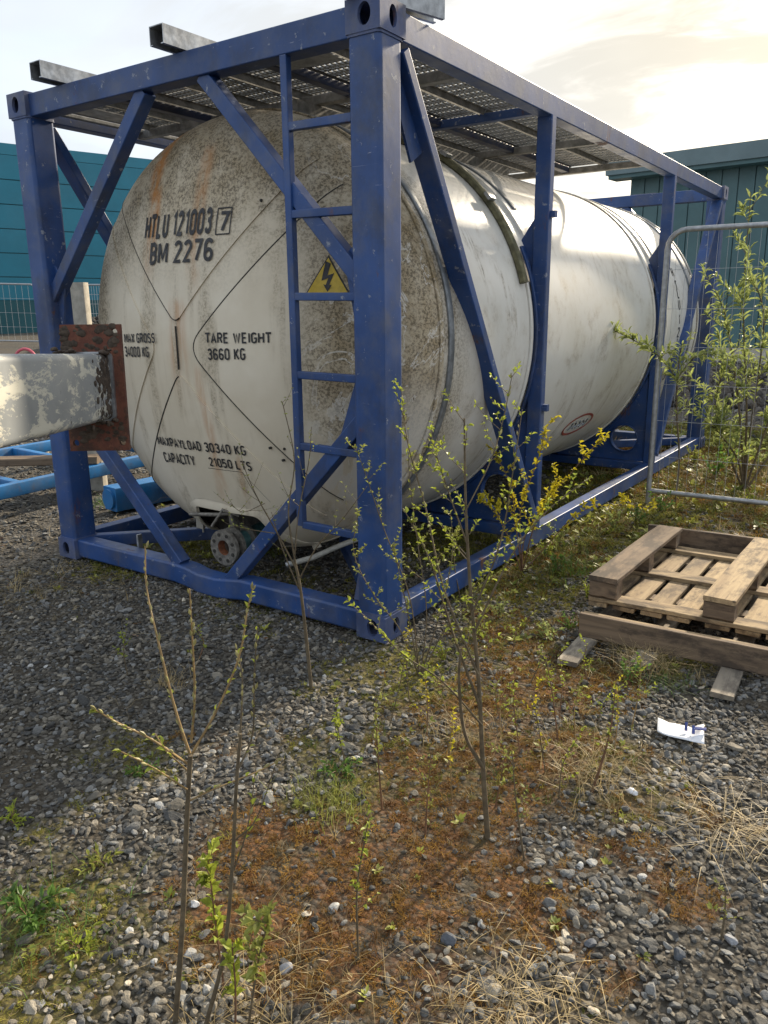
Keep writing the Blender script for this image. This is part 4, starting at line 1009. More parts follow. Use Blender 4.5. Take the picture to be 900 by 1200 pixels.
plank('edge_plank', fr, fp(-.005, .505, .083), fp(1.25, .49, .083), .024, .108, M['wood_dark'], seed=11)
plank('edge_plank', fr, fp(-.0, .535, .080), fp(1.25, .520, .080), .022, .106, M['wood'], seed=12)
plank('edge_plank', fr, fp(-.05, 1.90, .118), fp(1.25, 1.90, .118), .03, .182, M['wood_dark'], seed=13)
plank('bearer', fr, fp(-.05, 1.0, .058), fp(1.25, 1.0, .058), .09, .060, M['wood_dark'], seed=14)
plank('bearer', fr, fp(-.05, 1.65, .058), fp(1.25, 1.65, .058), .09, .060, M['wood_dark'], seed=15)
pa = thing('wooden_pallet', 'weathered wooden pallet lying upside down on the timber frame', 'pallet', (1.2, 1.25, .09))
e1 = Vector((1.0, .02, 0)).normalized(); e2 = Vector((.015, 1, 0)).normalized(); O_ = Vector((.665, .735, .0889))
PL, PW = 1.07, 1.16
for i, (a, w_) in enumerate(((.045,.088),(.165,.10),(.29,.095),(.41,.098),(.575,.10),(.70,.098),(.82,.098),(.95,.095),(1.10,.09))):
    plank('deck_board', pa, fp(a, .004, .011), fp(a+.004*(i % 2), PL-.004, .011), w_, .020, M['wood'], seed=20+i)
for i, b_ in enumerate((.05, PL/2, PL-.05)):
    plank('stringer_board', pa, fp(.0, b_, .032), fp(PW, b_, .032), .095, .020, M['wood'], seed=40+i)
for i, a in enumerate((.065, .575, PW-.07)):
    for j, b_ in enumerate((.05, PL/2, PL-.05)):
        plank('block', pa, fp(a-.064+(.0), b_, .0855), fp(a+.064, b_, .0855), .098, .085, M['wood_dark'], seed=50+i*3+j)
    plank('bottom_board', pa, fp(a, -.004, .140), fp(a+.006, PL+.004, .140), .136, .022, M['wood'] if i else M['wood_dark'], seed=70+i)

# ------------------------------------------------------------------ temporary mesh fence panels
def fence_panel(p, q_, hh, label, nv, nh, rt=.019, zb=.11, group='temporary mesh fence panels', wr=.0013, z_base=None):
    p, q_ = Vector(p), Vector(q_); d = (q_-p).normalized(); Ln = (q_-p).length
    t_ = thing('mesh_fence', label, 'fence', tuple(p), group); z0 = p.z
    def at(a, z): return p+d*a+Vector((0,0,z))
    rc = .13; pts = [at(0, 0), at(0, hh-rc)]
    pts += [at(rc-rc*math.cos(R_(x)), hh-rc+rc*math.sin(R_(x))) for x in (18,36,54,72)] + [at(rc, hh), at(Ln-rc, hh)]
    pts += [at(Ln-rc+rc*math.sin(R_(x)), hh-rc+rc*math.cos(R_(x))) for x in (18,36,54,72)] + [at(Ln, hh-rc), at(Ln, 0)]
    mb = MB(); mb.tube(pts, rt, 12); mb.build('frame_tube', M['fence'], t_, 60)
    mb = MB(); mb.tube([at(0, zb), at(Ln, zb)], rt*.95, 12); mb.build('bottom_tube', M['fence'], t_, 60)
    mb = MB(); mb.tube([at(0, zb), at(0, hh)], wr, 5); vm = None
    for i in range(1, nv):
        a = Ln*i/nv; o = None
        if vm is None:
            mb = MB(); mb.tube([(0,0,zb), (0,0,hh)], wr, 5); vm = bpy.data.meshes.new('wire'); vm.from_pydata(mb.v, [], mb.f); vm.materials.append(M['wire'])
        o = bpy.data.objects.new('wire', vm); col.objects.link(o); o.parent = t_; o.location = d*a
    for i in range(1, nh):
        z = zb+(hh-zb)*i/nh; mb = MB(); mb.tube([at(0, z), at(Ln, z)], wr*1.25, 5); mb.build('wire', M['wire'], t_, None)
    return t_
zf = float(gh(.2, 3.3))-.003
fence_panel((.205, 3.30, zf), (3.705, 3.42, zf), 2.0, 'galvanised mesh fence panel standing beside the container and the leafy shrub', 52, 7)
for a in (0,):      # rubber-concrete foot out of frame carries its far end
    mb = MB(); c = Vector((3.705, 3.42, zf)); mb.sweep(rrect(.22,.62,.03,3), [c+Vector((0,0,-.005)), c+Vector((0,0,.13))], (0,1,0)); tag(mb.build('concrete_block', M['concrete'], None, 40, tuple(c)), 'grey concrete foot under the far end of the mesh fence panel', 'concrete block')

# ------------------------------------------------------------------ yard clutter on the left
def ladder_frame(label, pts_a, pts_b, crosses, z, hh, w, mat):
    t_ = thing('steel_rack', label, 'steel frame', ((pts_a[0][0]+pts_b[1][0])/2, (pts_a[0][1]+pts_b[1][1])/2, 0), 'blue steel frames')
    a0, a1, b0, b1 = (Vector((*p, z)) for p in (*pts_a, *pts_b))
    for p, q_ in ((a0, a1), (b0, b1)): mb = MB(); mb.bar(p, q_, w, hh, r=.008); mb.build('rail', mat, t_, 40)
    for k_ in crosses:
        p, q_ = a0.lerp(a1, k_), b0.lerp(b1, k_); mb = MB(); mb.bar(p+Vector((0,0,.01)), q_+Vector((0,0,.01)), w*.9, hh*.7, r=.006); mb.build('cross_member', mat, t_, 40)
    for p in (a0, a1, b0, b1):
        mb = MB(); mb.box((p.x-.04,p.y-.04,float(gh(p.x,p.y))-.005),(p.x+.04,p.y+.04,z-hh/2-.001)); mb.build('foot', M['wood_dark'], t_, None)
    return t_
ladder_frame('bright blue steel ladder frame lying in the yard behind the rusty plate', ((-3.46,-.9), (-3.80,2.55)), ((-4.85,-.9),(-5.25,2.7)), (.0,.20,.40,.62,.84), .20, .10, .07, M['brightblue'])
ladder_frame('bright blue steel frame beyond the ladder frame, beside the gravel heap', ((-5.75,.2), (-6.1,3.2)), ((-7.0,.2),(-7.4,3.3)), (.02,.5,.98), .24, .12, .08, M['brightblue'])
bz = thing('steel_bearer', 'short bright blue box bearer with a round end plate, lying behind the container post', 'steel bearer', (-3.1, 1.0, 0), 'blue steel frames')
zb_ = .105
mb = MB(); mb.bar((-3.07, .86, zb_), (-2.80, 3.2, zb_), .17, .18, r=.01); mb.build('bearer_body', M['brightblue'], bz, 40)
mb = MB(); mb.sweep(circ(0,0,.075,24), [(-3.0725,.838,zb_),(-3.07,.859,zb_)]); mb.build('end_disc', M['brightblue'], bz, 40)
for i, (a, b_) in enumerate((((-4.9,.25),(-3.7,1.25)),((-4.7,1.6),(-3.9,2.0)))):
    t_ = plank('timber', None, (*a, .285), (*b_, .285), .16, .06, M['wood_dark'], seed=90+i)
    tag(t_, ('dark weathered timber balk lying across the blue ladder frame', 'short dark timber offcut lying on the blue ladder frame')[i], 'timber')
t_ = plank('timber', None, (-3.62,2.2,.31), (-3.35,2.75,.31), .14, .10, M['wood'], seed=95); t_.location.z = .30; tag(t_, 'short brown timber block resting on the blue ladder frame end', 'timber')
# beige post
mb = MB(); cx_, cy_ = -3.93, 1.32; mb.sweep(rrect(.235,.10,.008,2), [(cx_, cy_, float(gh(cx_,cy_))-.01), (cx_, cy_, 1.69)], (-.5,.86,0)); tag(mb.build('concrete_post', M['concrete'], None, 40, (cx_, cy_, 0)), 'pale concrete post standing behind the container corner post', 'post')
mb = MB(); mb.tube([(-5.6,.9,.0),(-5.5,1.0,.35),(-5.45,1.1,.62)], .008, 6); tag(mb.build('steel_rod', M['seal'], None, 50, (-5.6,.9,0)), 'thin dark steel rod leaning by the blue frame', 'rod')
# pink hose loop
c = CAM+ray(26, 387)*19; g0 = float(gh(c[0], c[1])); mb = MB()
mb.tube([(c[0]+.32*math.cos(a)*.86, c[1]+.32*math.cos(a)*.5, g0-.03+.42*math.sin(a)) for a in np.linspace(-.05, math.pi+.05, 20)], .035, 8)
tag(mb.build('hose_loop', M['pink'], None, 50, (c[0], c[1], g0)), 'pink hose loop arching over the bare ground', 'hose')
# far fence panels in front of the left building
fa = [CAM+ray(x, 388)*37.0 for x in (-150, -40, 40, 96, 160)]
def gpt(x, y): return (x, y, float(gh(x, y))-.01)
pA = CAM+ray(97, 390)*27; pB = CAM+ray(175, 392)*27
fence_panel(gpt(pA[0], pA[1]), gpt(pB[0], pB[1]), 2.0, 'distant mesh fence panel by the dark heap before the teal building', 26, 6, rt=.03, wr=.006)
pA = CAM+ray(-130, 388)*27; pB = CAM+ray(46, 388)*27
fence_panel(gpt(pA[0], pA[1]), gpt(pB[0], pB[1]), 2.0, 'distant mesh fence panel behind the pink hose loop', 24, 4, rt=.03, wr=.004)

# ------------------------------------------------------------------ buildings
def building_left():
    zb = .2; D = 44.0
    a = CAM+ray(-420, 380)*30; b_ = CAM+ray(330, 380)*52
    # front face line from a (left, nearer) to b (right, farther), eaves heights from the photo
    a = np.array([-33.0, -1.0]); 
    def at_plane(px, py, P0, n):
        d = ray(px, py); t = ((np.array(P0)-CAM[:2])@n)/(d[:2]@n); return CAM+d*t
    P0 = (-32.2, 18.2); dirv = np.array([.30, .954]); n = np.array([dirv[1], -dirv[0]])
    zt = at_plane(0, 167, P0, n)[2]; z2 = at_plane(195, 193, P0, n)
    return P0, dirv, zt, z2
PX0, dv, zt, z2 = building_left()
bl = thing('teal_warehouse', 'large bright teal warehouse with wide horizontal cladding bands', 'building', (PX0[0], PX0[1], .2))
M['teal'] = simple('teal_cladding', (.012,.175,.25), .45, 0, .10, .6, 0)
M['teal_trim'] = simple('teal_trim', (.016,.19,.27), .4, 0, .08, .6, 0)
M['teal_base'] = simple('dark_teal_base_wall', (.012,.085,.10), .6, 0, .12, 1, 0)
def wall_band(bparent, name, P0, dv, s0, s1, z0, z1, th, mat):
    dv = np.array(dv); n = np.array([-dv[1], dv[0]]); mb = MB()
    pa_, pb_ = np.array(P0)+dv*s0, np.array(P0)+dv*s1
    V = [(*(pa_-n*0), z0), (*(pb_), z0), (*(pb_+n*th), z0), (*(pa_+n*th), z0), (*(pa_), z1), (*(pb_), z1), (*(pb_+n*th), z1), (*(pa_+n*th), z1)]
    mb.add(V, [(0,3,2,1),(4,5,6,7),(0,1,5,4),(1,2,6,5),(2,3,7,6),(3,0,4,7)]); return mb.build(name, mat, bparent, None)
zb0, nb = 2.0, 6; hB = (zt-.45-zb0)/nb
for i in range(nb): wall_band(bl, 'cladding_panel', PX0, dv, -26, 40, zb0+i*hB+.02, zb0+(i+1)*hB-.02, .5, M['teal'])
wall_band(bl, 'wall', PX0, dv, -25.8, 39.8, zb0-.1, zt-.1, 20, M['teal_base']).location += Vector((-.0,0,0))
bl.children[-1].location += Vector((-dv[1]*.05, dv[0]*.05, 0))
wall_band(bl, 'parapet_trim', PX0, dv, -26.05, 40.05, zt-.45, zt, .6, M['teal_trim'])
wall_band(bl, 'base_wall', PX0, dv, -26, 40, .0, zb0, .45, M['teal_base'])

br = thing('dark_shed', 'dark teal industrial shed with vertical ribbed cladding and a wide gutter', 'building', (-4.2, 16.0, 0))
M['shed'] = simple('dark_teal_ribbed_cladding', (.06,.13,.14), .5, 0, .12, 1.2, 0)
M['shed_trim'] = simple('grey_blue_gutter', (.13,.19,.205), .45, 0, .1, 2, 0)
S0 = np.array([-4.15, 15.9]); S1 = S0+np.array([1.0, -.10])*30; sd = (S1-S0)/np.linalg.norm(S1-S0); sn = np.array([-sd[1], sd[0]])
zs = 4.30
pw = .33
for i in range(60):
    s0 = i*pw; wall_band(br, 'cladding_panel', S0, sd, s0+.012, s0+pw-.012, .62, zs-.02, .06, M['shed'])
P1 = S0+sn*.035
wall_band(br, 'wall', P1, sd, .0, 30, -.1, zs+.1, 14, M['shed'])
wall_band(br, 'plinth', S0-sn*.05, sd, -.02, 30, -.1, .60, .10, M['concrete'])
wall_band(br, 'gutter', S0-sn*.45, sd, -.4, 30, zs-.02, zs+.30, .47, M['shed_trim'])
wall_band(br, 'soffit', S0-sn*.40, sd, -.35, 30, zs-.10, zs-.021, .44, M['shed'])
mb = MB(); q0, q1 = S0-sn*.30+sd*(-.4), S0-sn*.3+sd*30; mb.add([(*q0, zs+.31),(*q1, zs+.31),(*(q1+sn*8), zs+1.0),(*(q0+sn*8), zs+1.0),(*q0, zs+.24),(*q1, zs+.24),(*(q1+sn*8), zs+.93),(*(q0+sn*8), zs+.93)],
       [(0,1,2,3),(7,6,5,4),(0,4,5,1),(1,5,6,2),(2,6,7,3),(3,7,4,0)]); mb.build('roof', M['shed_trim'], br, None)
mb = MB(); a, b_ = S0-sn*.10+sd*(-3), S0-sn*.10+sd*20; c, d_ = b_-sn*1.9, a-sn*1.9
mb.add([(*p, .015) for p in (a, b_, c, d_)]+[(*p, -.12) for p in (a, b_, c, d_)], [(0,3,2,1),(4,5,6,7),(0,1,5,4),(1,2,6,5),(2,3,7,6),(3,0,4,7)])
ap = mb.build('apron', M['white_pave'], None, None); ap['kind'] = 'structure'

# heaps: rubble behind the container, dark heap far left
def heap(name, cx, cy, rx, ry, h, n, s0, s1, seed, g0, g1, label):
    r = np.random.default_rng(seed); a = r.uniform(0, 6.283, n); q_ = np.sqrt(r.random(n))
    x = cx+rx*q_*np.cos(a); y = cy+ry*q_*np.sin(a); z = gh(x, y)+h*np.clip(1-q_**1.6, 0, 1)*(.7+.6*fbm(x, y, 1.2, seed))
    s = s0+(s1-s0)*r.random(n)**2.5; g = r.uniform(g0, g1, n)
    o = scatter(name, np.stack([x, y, z], -1), np.stack([r.uniform(0,6,n), r.uniform(0,6,n), r.uniform(0,6,n)], -1), np.stack([s*1.3, s, s*.9], -1), np.stack([g*1.1, g*.98, g*.85], -1), [stone_mesh(300+i+seed*20, .7) for i in range(6)], M['stone'], label, 'rubble')
    return o
heap('rubble', -1.2, 11.6, 4.2, 2.0, .50, 9000, .04, .22, 3, .03, .13, 'heap of broken brown and grey rubble behind the container')
cD = CAM+ray(120, 392)*24
heap('dark_rubble', cD[0], cD[1], 1.7, 1.7, .8, 2500, .06, .25, 4, .03, .09, 'dark heap of rubble by the distant fence')
cD = CAM+ray(30, 470)*9.5
heap('gravel_heap', -9.5, 4.0, 3.5, 2.5, .16, 5000, .03, .07, 6, .16, .34, 'low pale spread of gravel beyond the blue frames')

# ------------------------------------------------------------------ saplings, shrubs, weeds
def leaf_geo(mb, p, d, up, ln, wd, r, fold=.35):
    d = Vector(d).normalized(); sd = d.cross(Vector(up))
    if sd.length < 1e-3: sd = d.cross(Vector((1,0,0)))
    sd.normalize(); nn = sd.cross(d).normalized(); p = Vector(p)
    tip = p+d*ln+nn*(-.18*ln); m1 = p+d*ln*.42
    V = [p, m1+sd*wd/2+nn*wd*fold, tip, m1-sd*wd/2+nn*wd*fold, m1+nn*0.0, p+d*ln*.75+sd*wd*.33+nn*wd*fold*.5, p+d*ln*.75-sd*wd*.33+nn*wd*fold*.5, p+d*ln*.76-nn*.05*ln]
    mb.add(V, [(0,4,1),(0,3,4),(1,4,7,5),(3,6,7,4),(5,7,2),(6,2,7)])
def smooth_pts(pts, n=6):
    """Catmull-Rom through 3D points"""
    P = [Vector(p) for p in pts]; P = [P[0]*2-P[1]]+P+[P[-1]*2-P[-2]]; out = []
    for i in range(1, len(P)-2):
        for k_ in range(n):
            t = k_/n; a, b_, c, d = P[i-1], P[i], P[i+1], P[i+2]
            out.append(.5*((2*b_)+(c-a)*t+(2*a-5*b_+4*c-d)*t*t+(3*b_-a-3*c+d)*t**3))
    out.append(P[-2]); return out
class Plant:
    def __init__(s, name, label, cat, base_px, group, seed, bark='bark', leafm='leaf_lime'):
        g = on_z(*base_px); s.base = np.array([g[0], g[1], float(gh(g[0], g[1]))-.01]); s.r = random.Random(seed)
        s.t = thing(name, label, cat, tuple(s.base), group); s.bark = bark; s.leafm = leafm; s.lv = MB(); s.cat = MB(); s.wd = (.42,.62)
    def px(s, pts, offs=None, root=True):
        out = []
        for i, p in enumerate(pts):
            if i == 0 and root: out.append(Vector(s.base)); continue
            out.append(Vector(on_vert(p[0], p[1], s.base, (offs or 0)*i/max(1, len(pts)-1)+s.r.gauss(0, .008))))
        return smooth_pts(out)
    def limb(s, pts, r0, r1, name='branch', k=6, mat=None):
        n = len(pts); mb = MB(); mb.tube(pts, 1.0, k, [r0+(r1-r0)*i/(n-1) for i in range(n)]); mb.build(name, M[mat or s.bark], s.t, 60); return pts
    def leaves(s, pts, t0, n, ln, per=2, catkin=0.0, spread=1.0):
        N = len(pts)
        for i in range(n):
            t = t0+(1-t0)*(i+s.r.random()*.7)/n; f_ = min(N-1.001, t*(N-1)); j = int(f_); p = pts[j].lerp(pts[j+1], f_-j); d = (pts[j+1]-pts[j]).normalized()
            for _ in range(max(1, int(round(s.r.gauss(per, .6))))):
                w = Vector((s.r.gauss(0,1), s.r.gauss(0,1), s.r.gauss(0.25,.8))).normalized(); dd = (d*.7+w*spread).normalized(); l_ = ln*s.r.uniform(.55, 1.25)
                if s.r.random() < catkin:
                    l2 = l_*.8; q_ = p+dd*.004; mbb = s.cat; mbb.tube([q_, q_+(d+dd*.4).normalized()*l2*.5, q_+(d+dd*.5).normalized()*l2], 1.0, 5, [l2*.10, l2*.22, l2*.04])
                else: leaf_geo(s.lv, p, dd, (s.r.gauss(0,.4), s.r.gauss(0,.4), 1), l_, l_*s.r.uniform(*s.wd), s.r)
    def twigs(s, pts, t0, n, ln, r0, leaf, nl=4, per=2, catkin=0.0, up=.45):
        N = len(pts); mb = MB(); any_ = False
        for i in range(n):
            t = t0+(1-t0)*(i+s.r.random())/n; f_ = min(N-1.001, t*(N-1)); j = int(f_); p = pts[j].lerp(pts[j+1], f_-j); d = (pts[j+1]-pts[j]).normalized()
            w = Vector((s.r.gauss(0,1), s.r.gauss(0,1), s.r.uniform(-.1,.5))).normalized(); dd = (d*.5+w*.9).normalized(); l_ = ln*s.r.uniform(.4,1.2)*(1-.35*t)
            q1 = p+dd*l_*.5+Vector((0,0,l_*up*.2)); q2 = p+dd*l_+Vector((0,0,l_*up*.6)); tp = smooth_pts([p, q1, q2], 4)
            m = len(tp); mb.tube(tp, 1.0, 5, [r0*(1-.7*k_/(m-1)) for k_ in range(m)]); any_ = True
            s.leaves(tp, .25, nl, leaf, per, catkin)
        if any_: o = mb.build('twigs', M[s.bark], s.t, 60); o['kind'] = 'stuff'
    def done(s):
        if s.lv.v: o = s.lv.build('leaves', M[s.leafm], s.t, None); o['kind'] = 'stuff'
        if s.cat.v: o = s.cat.build('catkins', M['catkin'], s.t, 60); o['kind'] = 'stuff'
GS = 'willow and birch saplings in the gravel'
# middle sapling
p = Plant('sapling', 'tallest slim sapling with fresh yellow green leaves in front of the container corner', 'sapling', (572,978), GS, 1)
tr = p.limb(p.px([(572,978),(566,900),(561,800),(552,700),(546,600),(544,490)]), .0085, .0022, 'trunk', 8)
p.twigs(tr, .45, 14, .14, .0014, .016, 5, 2)
for pts, off, r0, n_ in (([(563,830),(530,740),(505,660),(475,600)], -.10, .0042, 16), ([(560,790),(520,690),(500,600),(478,520),(470,455)], .14, .0036, 14), ([(556,740),(600,650),(640,600),(690,560)], .12, .0032, 12),
                     ([(553,720),(585,640),(600,560),(612,480)], -.06, .003, 10), ([(548,640),(520,560),(505,510)], .05, .0024, 8), ([(565,850),(520,800),(470,765),(428,722)], -.12, .0034, 12), ([(545,600),(575,540),(590,490),(600,440)], .08, .002, 7)):
    b_ = p.limb(p.px(pts, off, False), r0, .001); p.leaves(b_, .2, int(n_*1.7), .017, 2, .2); p.twigs(b_, .25, 7, .10, .0012, .0145, 4, 2)
p.limb(p.px([(566,900),(545,860),(538,800),(540,760)], -.04, False), .006, .003)
p.done()
# sapling by the container corner in the shade
p = Plant('sapling', 'bare forked sapling with few buds before the blue bottom rail', 'sapling', (365,805), GS, 2, 'bark', 'leaf_olive')
tr = p.limb(p.px([(365,805),(358,740),(352,690),(345,655)]), .0075, .005, 'trunk', 8)
for pts, off, r0, n_ in (([(348,668),(325,625),(300,580),(283,540)], -.1, .0038, 6), ([(346,660),(338,600),(345,540),(333,480),(330,470)], .1, .0036, 8), ([(350,690),(330,640),(318,600)], .05, .003, 4), ([(350,680),(372,640),(400,610),(430,570)], -.1, .003, 6),
                         ([(345,655),(350,600),(362,540),(365,500)], -.05, .0026, 7), ([(322,625),(290,620),(270,615)], 0, .002, 4), ([(310,590),(285,600),(270,590)], .05, .0018, 4)):
    b_ = p.limb(p.px(pts, off, False), r0, .0011); p.leaves(b_, .35, n_, .013, 1); p.twigs(b_, .3, 4, .12, .0011, .012, 3, 1)
p.done()
# front left willow
p = Plant('sapling', 'willow sapling with pale catkins on long tan shoots, standing in the shadow edge', 'sapling', (204,1192), GS, 3, 'bark_tan', 'leaf_lime')
tr = p.limb(p.px([(204,1192),(214,1080),(218,980),(223,885)]), .0062, .0046, 'trunk', 8, 'bark')
for pts, off, r0, n_, ck in (([(224,888),(205,830),(185,750),(172,690),(170,640)], .12, .0030, 20, .9), ([(224,870),(228,820),(226,760),(222,690)], -.05, .0026, 18, .95), ([(224,885),(255,830),(280,770),(290,715),(296,690)], .05, .0028, 24, .55),
                             ([(220,895),(180,868),(140,848),(108,830)], -.08, .0026, 16, .5), ([(219,925),(180,900),(140,880)], -.1, .0022, 12, .3), ([(219,940),(250,925),(300,905),(330,890)], .05, .0018, 10, .4), ([(222,905),(195,880),(182,860)], .04, .0018, 10, .1)):
    b_ = p.limb(p.px(pts, off, False), r0, .0012); p.leaves(b_, .12, n_, .016, 1, ck, .5)
p.done()
p = Plant('sapling', 'thin upright willow shoot with swollen buds just beside the catkin sapling', 'sapling', (238,1196), GS, 4, 'bark', 'leaf_lime')
tr = p.limb(p.px([(238,1196),(262,1120),(272,1020),(277,920),(282,860)]), .005, .003, 'trunk', 8)
for pts, off, r0, n_, ck in (([(281,870),(284,800),(278,760)], .04, .002, 10, .9), ([(280,900),(296,860),(298,790),(302,735)], -.04, .0022, 14, .8), ([(274,1020),(290,970),(300,900)], .05, .002, 10, .3), ([(275,985),(300,960),(325,890)], 0, .0018, 8, .2)):
    b_ = p.limb(p.px(pts, off, False), r0, .001); p.leaves(b_, .15, n_, .015, 1, ck, .5)
p.done()
# leafy shoots near the front
for i, (bp, tp, nl, ln, lab) in enumerate((((262,1150),(243,1000),18,.032,'leafy green shoot with red stem beside the tan willow trunk'), ((290,1194),(318,1065),20,.032,'forked leafy green shoot at the edge of the dry straw'),
        ((275,1199),(272,1110),12,.028,'low leafy sprout between the two willow trunks'), ((420,1120),(432,960),14,.018,'slim leafy shoot in the brown moss'), ((448,945),(440,815),16,.018,'young lime green shoot on the mossy gravel'),
        ((408,900),(394,825),14,.018,'short lime green shoot beside the dry grass tussock'), ((693,925),(722,800),14,.014,'small forked twig sapling with tiny buds by the pale chippings'), ((615,1005),(600,880),10,.013,'dark thin twig shoot beside the tall sapling trunk'),
        ((655,870),(640,770),12,.014,'thin budding shoot before the timber frame'), ((540,700),(538,610),12,.018,'yellow green shoot against the bottom rail'), ((498,975),(505,880),8,.012,'dark thin stem in the reddest moss'),
        ((150,790),(148,740),8,.016,'tiny green seedling on the shaded gravel'), ((232,770),(230,735),7,.014,'small seedling on the shaded gravel by the bottom rail'), ((845,1100),(850,1040),6,.010,'single dark weed stem in the clean dark gravel'))):
    p = Plant('shoot', lab, 'shoot', bp, 'young shoots growing through the gravel', 40+i, ('bark_red','bark')[i % 2], ('leaf_lime','leaf_olive','leaf_lime')[i % 3])
    mid = ((bp[0]+tp[0])/2+p.r.uniform(-8,8), (bp[1]+tp[1])/2)
    tr = p.limb(p.px([bp, mid, tp]), .0032 if i != 6 else .005, .0012, 'stem'); p.leaves(tr, .35, nl, ln, 2); p.twigs(tr, .3, 4, .07, .0012, ln*.9, 4)
    p.done()
sr = random.Random(77)
for i, (bx_, by_) in enumerate(((610,880),(640,900),(675,870),(655,840),(700,850),(720,880),(590,850),(560,800),(525,830),(500,860),(620,800),(740,850),(690,800),(480,820),(545,770),(600,770),(455,850),(530,930),(580,940),(655,930))):
    hgt = sr.uniform(40, 95); p = Plant('shoot', 'thin shoot with %s between the tall sapling and the pallet' % ('lime green buds','yellow buds','olive buds','lime green buds')[i % 4], 'shoot', (bx_, by_), 'budding shoots in the mossy strip', 600+i, ('bark_red','bark','bark_tan')[i % 3], ('leaf_lime','leaf_yellow','leaf_olive','leaf_lime')[i % 4])
    tx = bx_+sr.uniform(-22,22); tr = p.limb(p.px([(bx_, by_), ((bx_+tx)/2+sr.uniform(-6,6), by_-hgt*.55), (tx, by_-hgt)]), .0024, .001, 'stem'); p.leaves(tr, .3, 9, .0135, 2); p.twigs(tr, .25, 4, .08, .001, .013, 4); p.done()
# yellow shrub along the side rail and another behind the corner post
p = Plant('shrub', 'loose shrub with bright yellow spring leaves along the bottom side rail', 'shrub', (612,668), 'shrubs', 71, 'bark_red', 'leaf_yellow')
for pts, off in (([(612,668),(615,630),(640,590),(690,530),(712,510)], .0), ([(612,668),(605,620),(598,570),(580,530)], .1), ([(612,668),(625,620),(645,580),(655,560)], -.1), ([(612,668),(600,640),(580,600),(560,585)], -.08), ([(612,668),(640,640),(680,600),(720,592),(770,596)], .15), ([(612,668),(610,600),(630,540),(640,500)], .15)):
    b_ = p.limb(p.px(pts, off), .004, .0013); p.leaves(b_, .3, 22, .030, 3); p.twigs(b_, .3, 7, .11, .0015, .027, 5, 3)
p.done()
p = Plant('shrub', 'thin twiggy shrub with small olive leaves in front of the blue corner post', 'shrub', (492,790), 'shrubs', 72, 'bark', 'leaf_olive')
for pts, off in (([(492,790),(480,700),(450,620),(430,560),(415,520)], .0), ([(492,790),(500,720),(490,640),(480,560),(478,500)], .1), ([(492,790),(470,740),(440,700),(415,650),(420,600)], -.12), ([(492,790),(515,720),(530,650),(528,600)], .1), ([(492,790),(480,730),(470,680),(460,640)], -.05), ([(492,790),(520,740),(560,690),(575,650)], .08)):
    b_ = p.limb(p.px(pts, off), .0032, .001); p.leaves(b_, .3, 18, .018, 2); p.twigs(b_, .3, 8, .10, .0011, .017, 5)
p.done()
# buddleia-like shrub behind the fence
p = Plant('shrub', 'tall grey green shrub with long drooping leaves behind the mesh fence', 'shrub', (872,575), 'shrubs', 73, 'bark', 'leaf_grey'); p.wd = (.20,.32)
for pts, off in (([(872,575),(868,500),(860,430),(850,370),(838,340)], .3), ([(872,575),(880,500),(890,430),(895,370),(885,330)], .0), ([(872,575),(895,510),(915,450),(925,400)], -.2), ([(872,575),(850,520),(840,470),(850,420)], .2),
                 ([(872,575),(875,480),(872,400),(872,330),(880,225)], .4), ([(872,575),(905,530),(930,500),(950,470)], .1), ([(872,575),(865,540),(845,510),(830,495)], -.2)):
    b_ = p.limb(p.px(pts, off), .010, .003); p.leaves(b_, .35, 20, .085, 3); p.twigs(b_, .3, 10, .36, .003, .08, 7, 3)
p.done()
p = Plant('shrub', 'slender weed with a long leafy side shoot reaching across the white tank', 'shrub', (791,590), 'shrubs', 74, 'bark', 'leaf_grey'); p.wd = (.18,.28)
tr = p.limb(p.px([(791,590),(796,540),(793,480),(795,430),(800,400)]), .008, .004, 'trunk')
b_ = p.limb(p.px([(797,450),(775,420),(745,400),(715,386),(692,382)], .0, False), .004, .0015); p.leaves(b_, .0, 34, .085, 4); p.twigs(b_, .1, 8, .14, .002, .07, 6, 3)
b_ = p.limb(p.px([(796,440),(815,418),(840,415),(868,420)], .1, False), .004, .0015); p.leaves(b_, .0, 24, .08, 4); p.leaves(tr, .3, 14, .07, 3); p.twigs(tr, .4, 6, .14, .002, .055, 5)
p.done()
# low green weeds along the rail and by the fence, each one a plant
wr_ = random.Random(9)
WM = {'mid-green': 'leaf_green', 'olive': 'leaf_olive', 'lime': 'leaf_lime', 'grey-green': 'leaf_grey'}
WL = [('beside the lush grass clump by the rail', 'mid-green weed'), ('between the lush grass clump and the pallet', 'olive weed'), ('right against the rail under the yellow shrub', 'lime weed'), ('along the rail beyond the yellow shrub', 'grey-green weed'),
      ('along the rail just before the fence upright', 'mid-green weed'), ('at the left corner of the pallet', 'lime weed'), ('in the moss beside the end of the edge plank', 'mid-green weed'), ('in the moss between corner casting and timber', 'olive weed'),
      ('close beside the corner casting', 'lime weed'), ('in the moss below the side brace foot', 'grey-green weed'), ('taller, among the shrub stems by the far corner post', 'mid-green weed'), ('at the foot of the far corner post', 'olive weed'),
      ('tall, in the thick of the shrub stems', 'lime weed'), ('tall, behind the fence wires right of the shrub', 'grey-green weed'), ('on the rubble edge behind the shrub', 'olive weed'), ('at the foot of the fence upright', 'mid-green weed'),
      ('under the bottom tube of the fence', 'lime weed'), ('before the short base board of the timber skid', 'mid-green weed'), ('against the rail beside the lime weed', 'grey-green weed')]
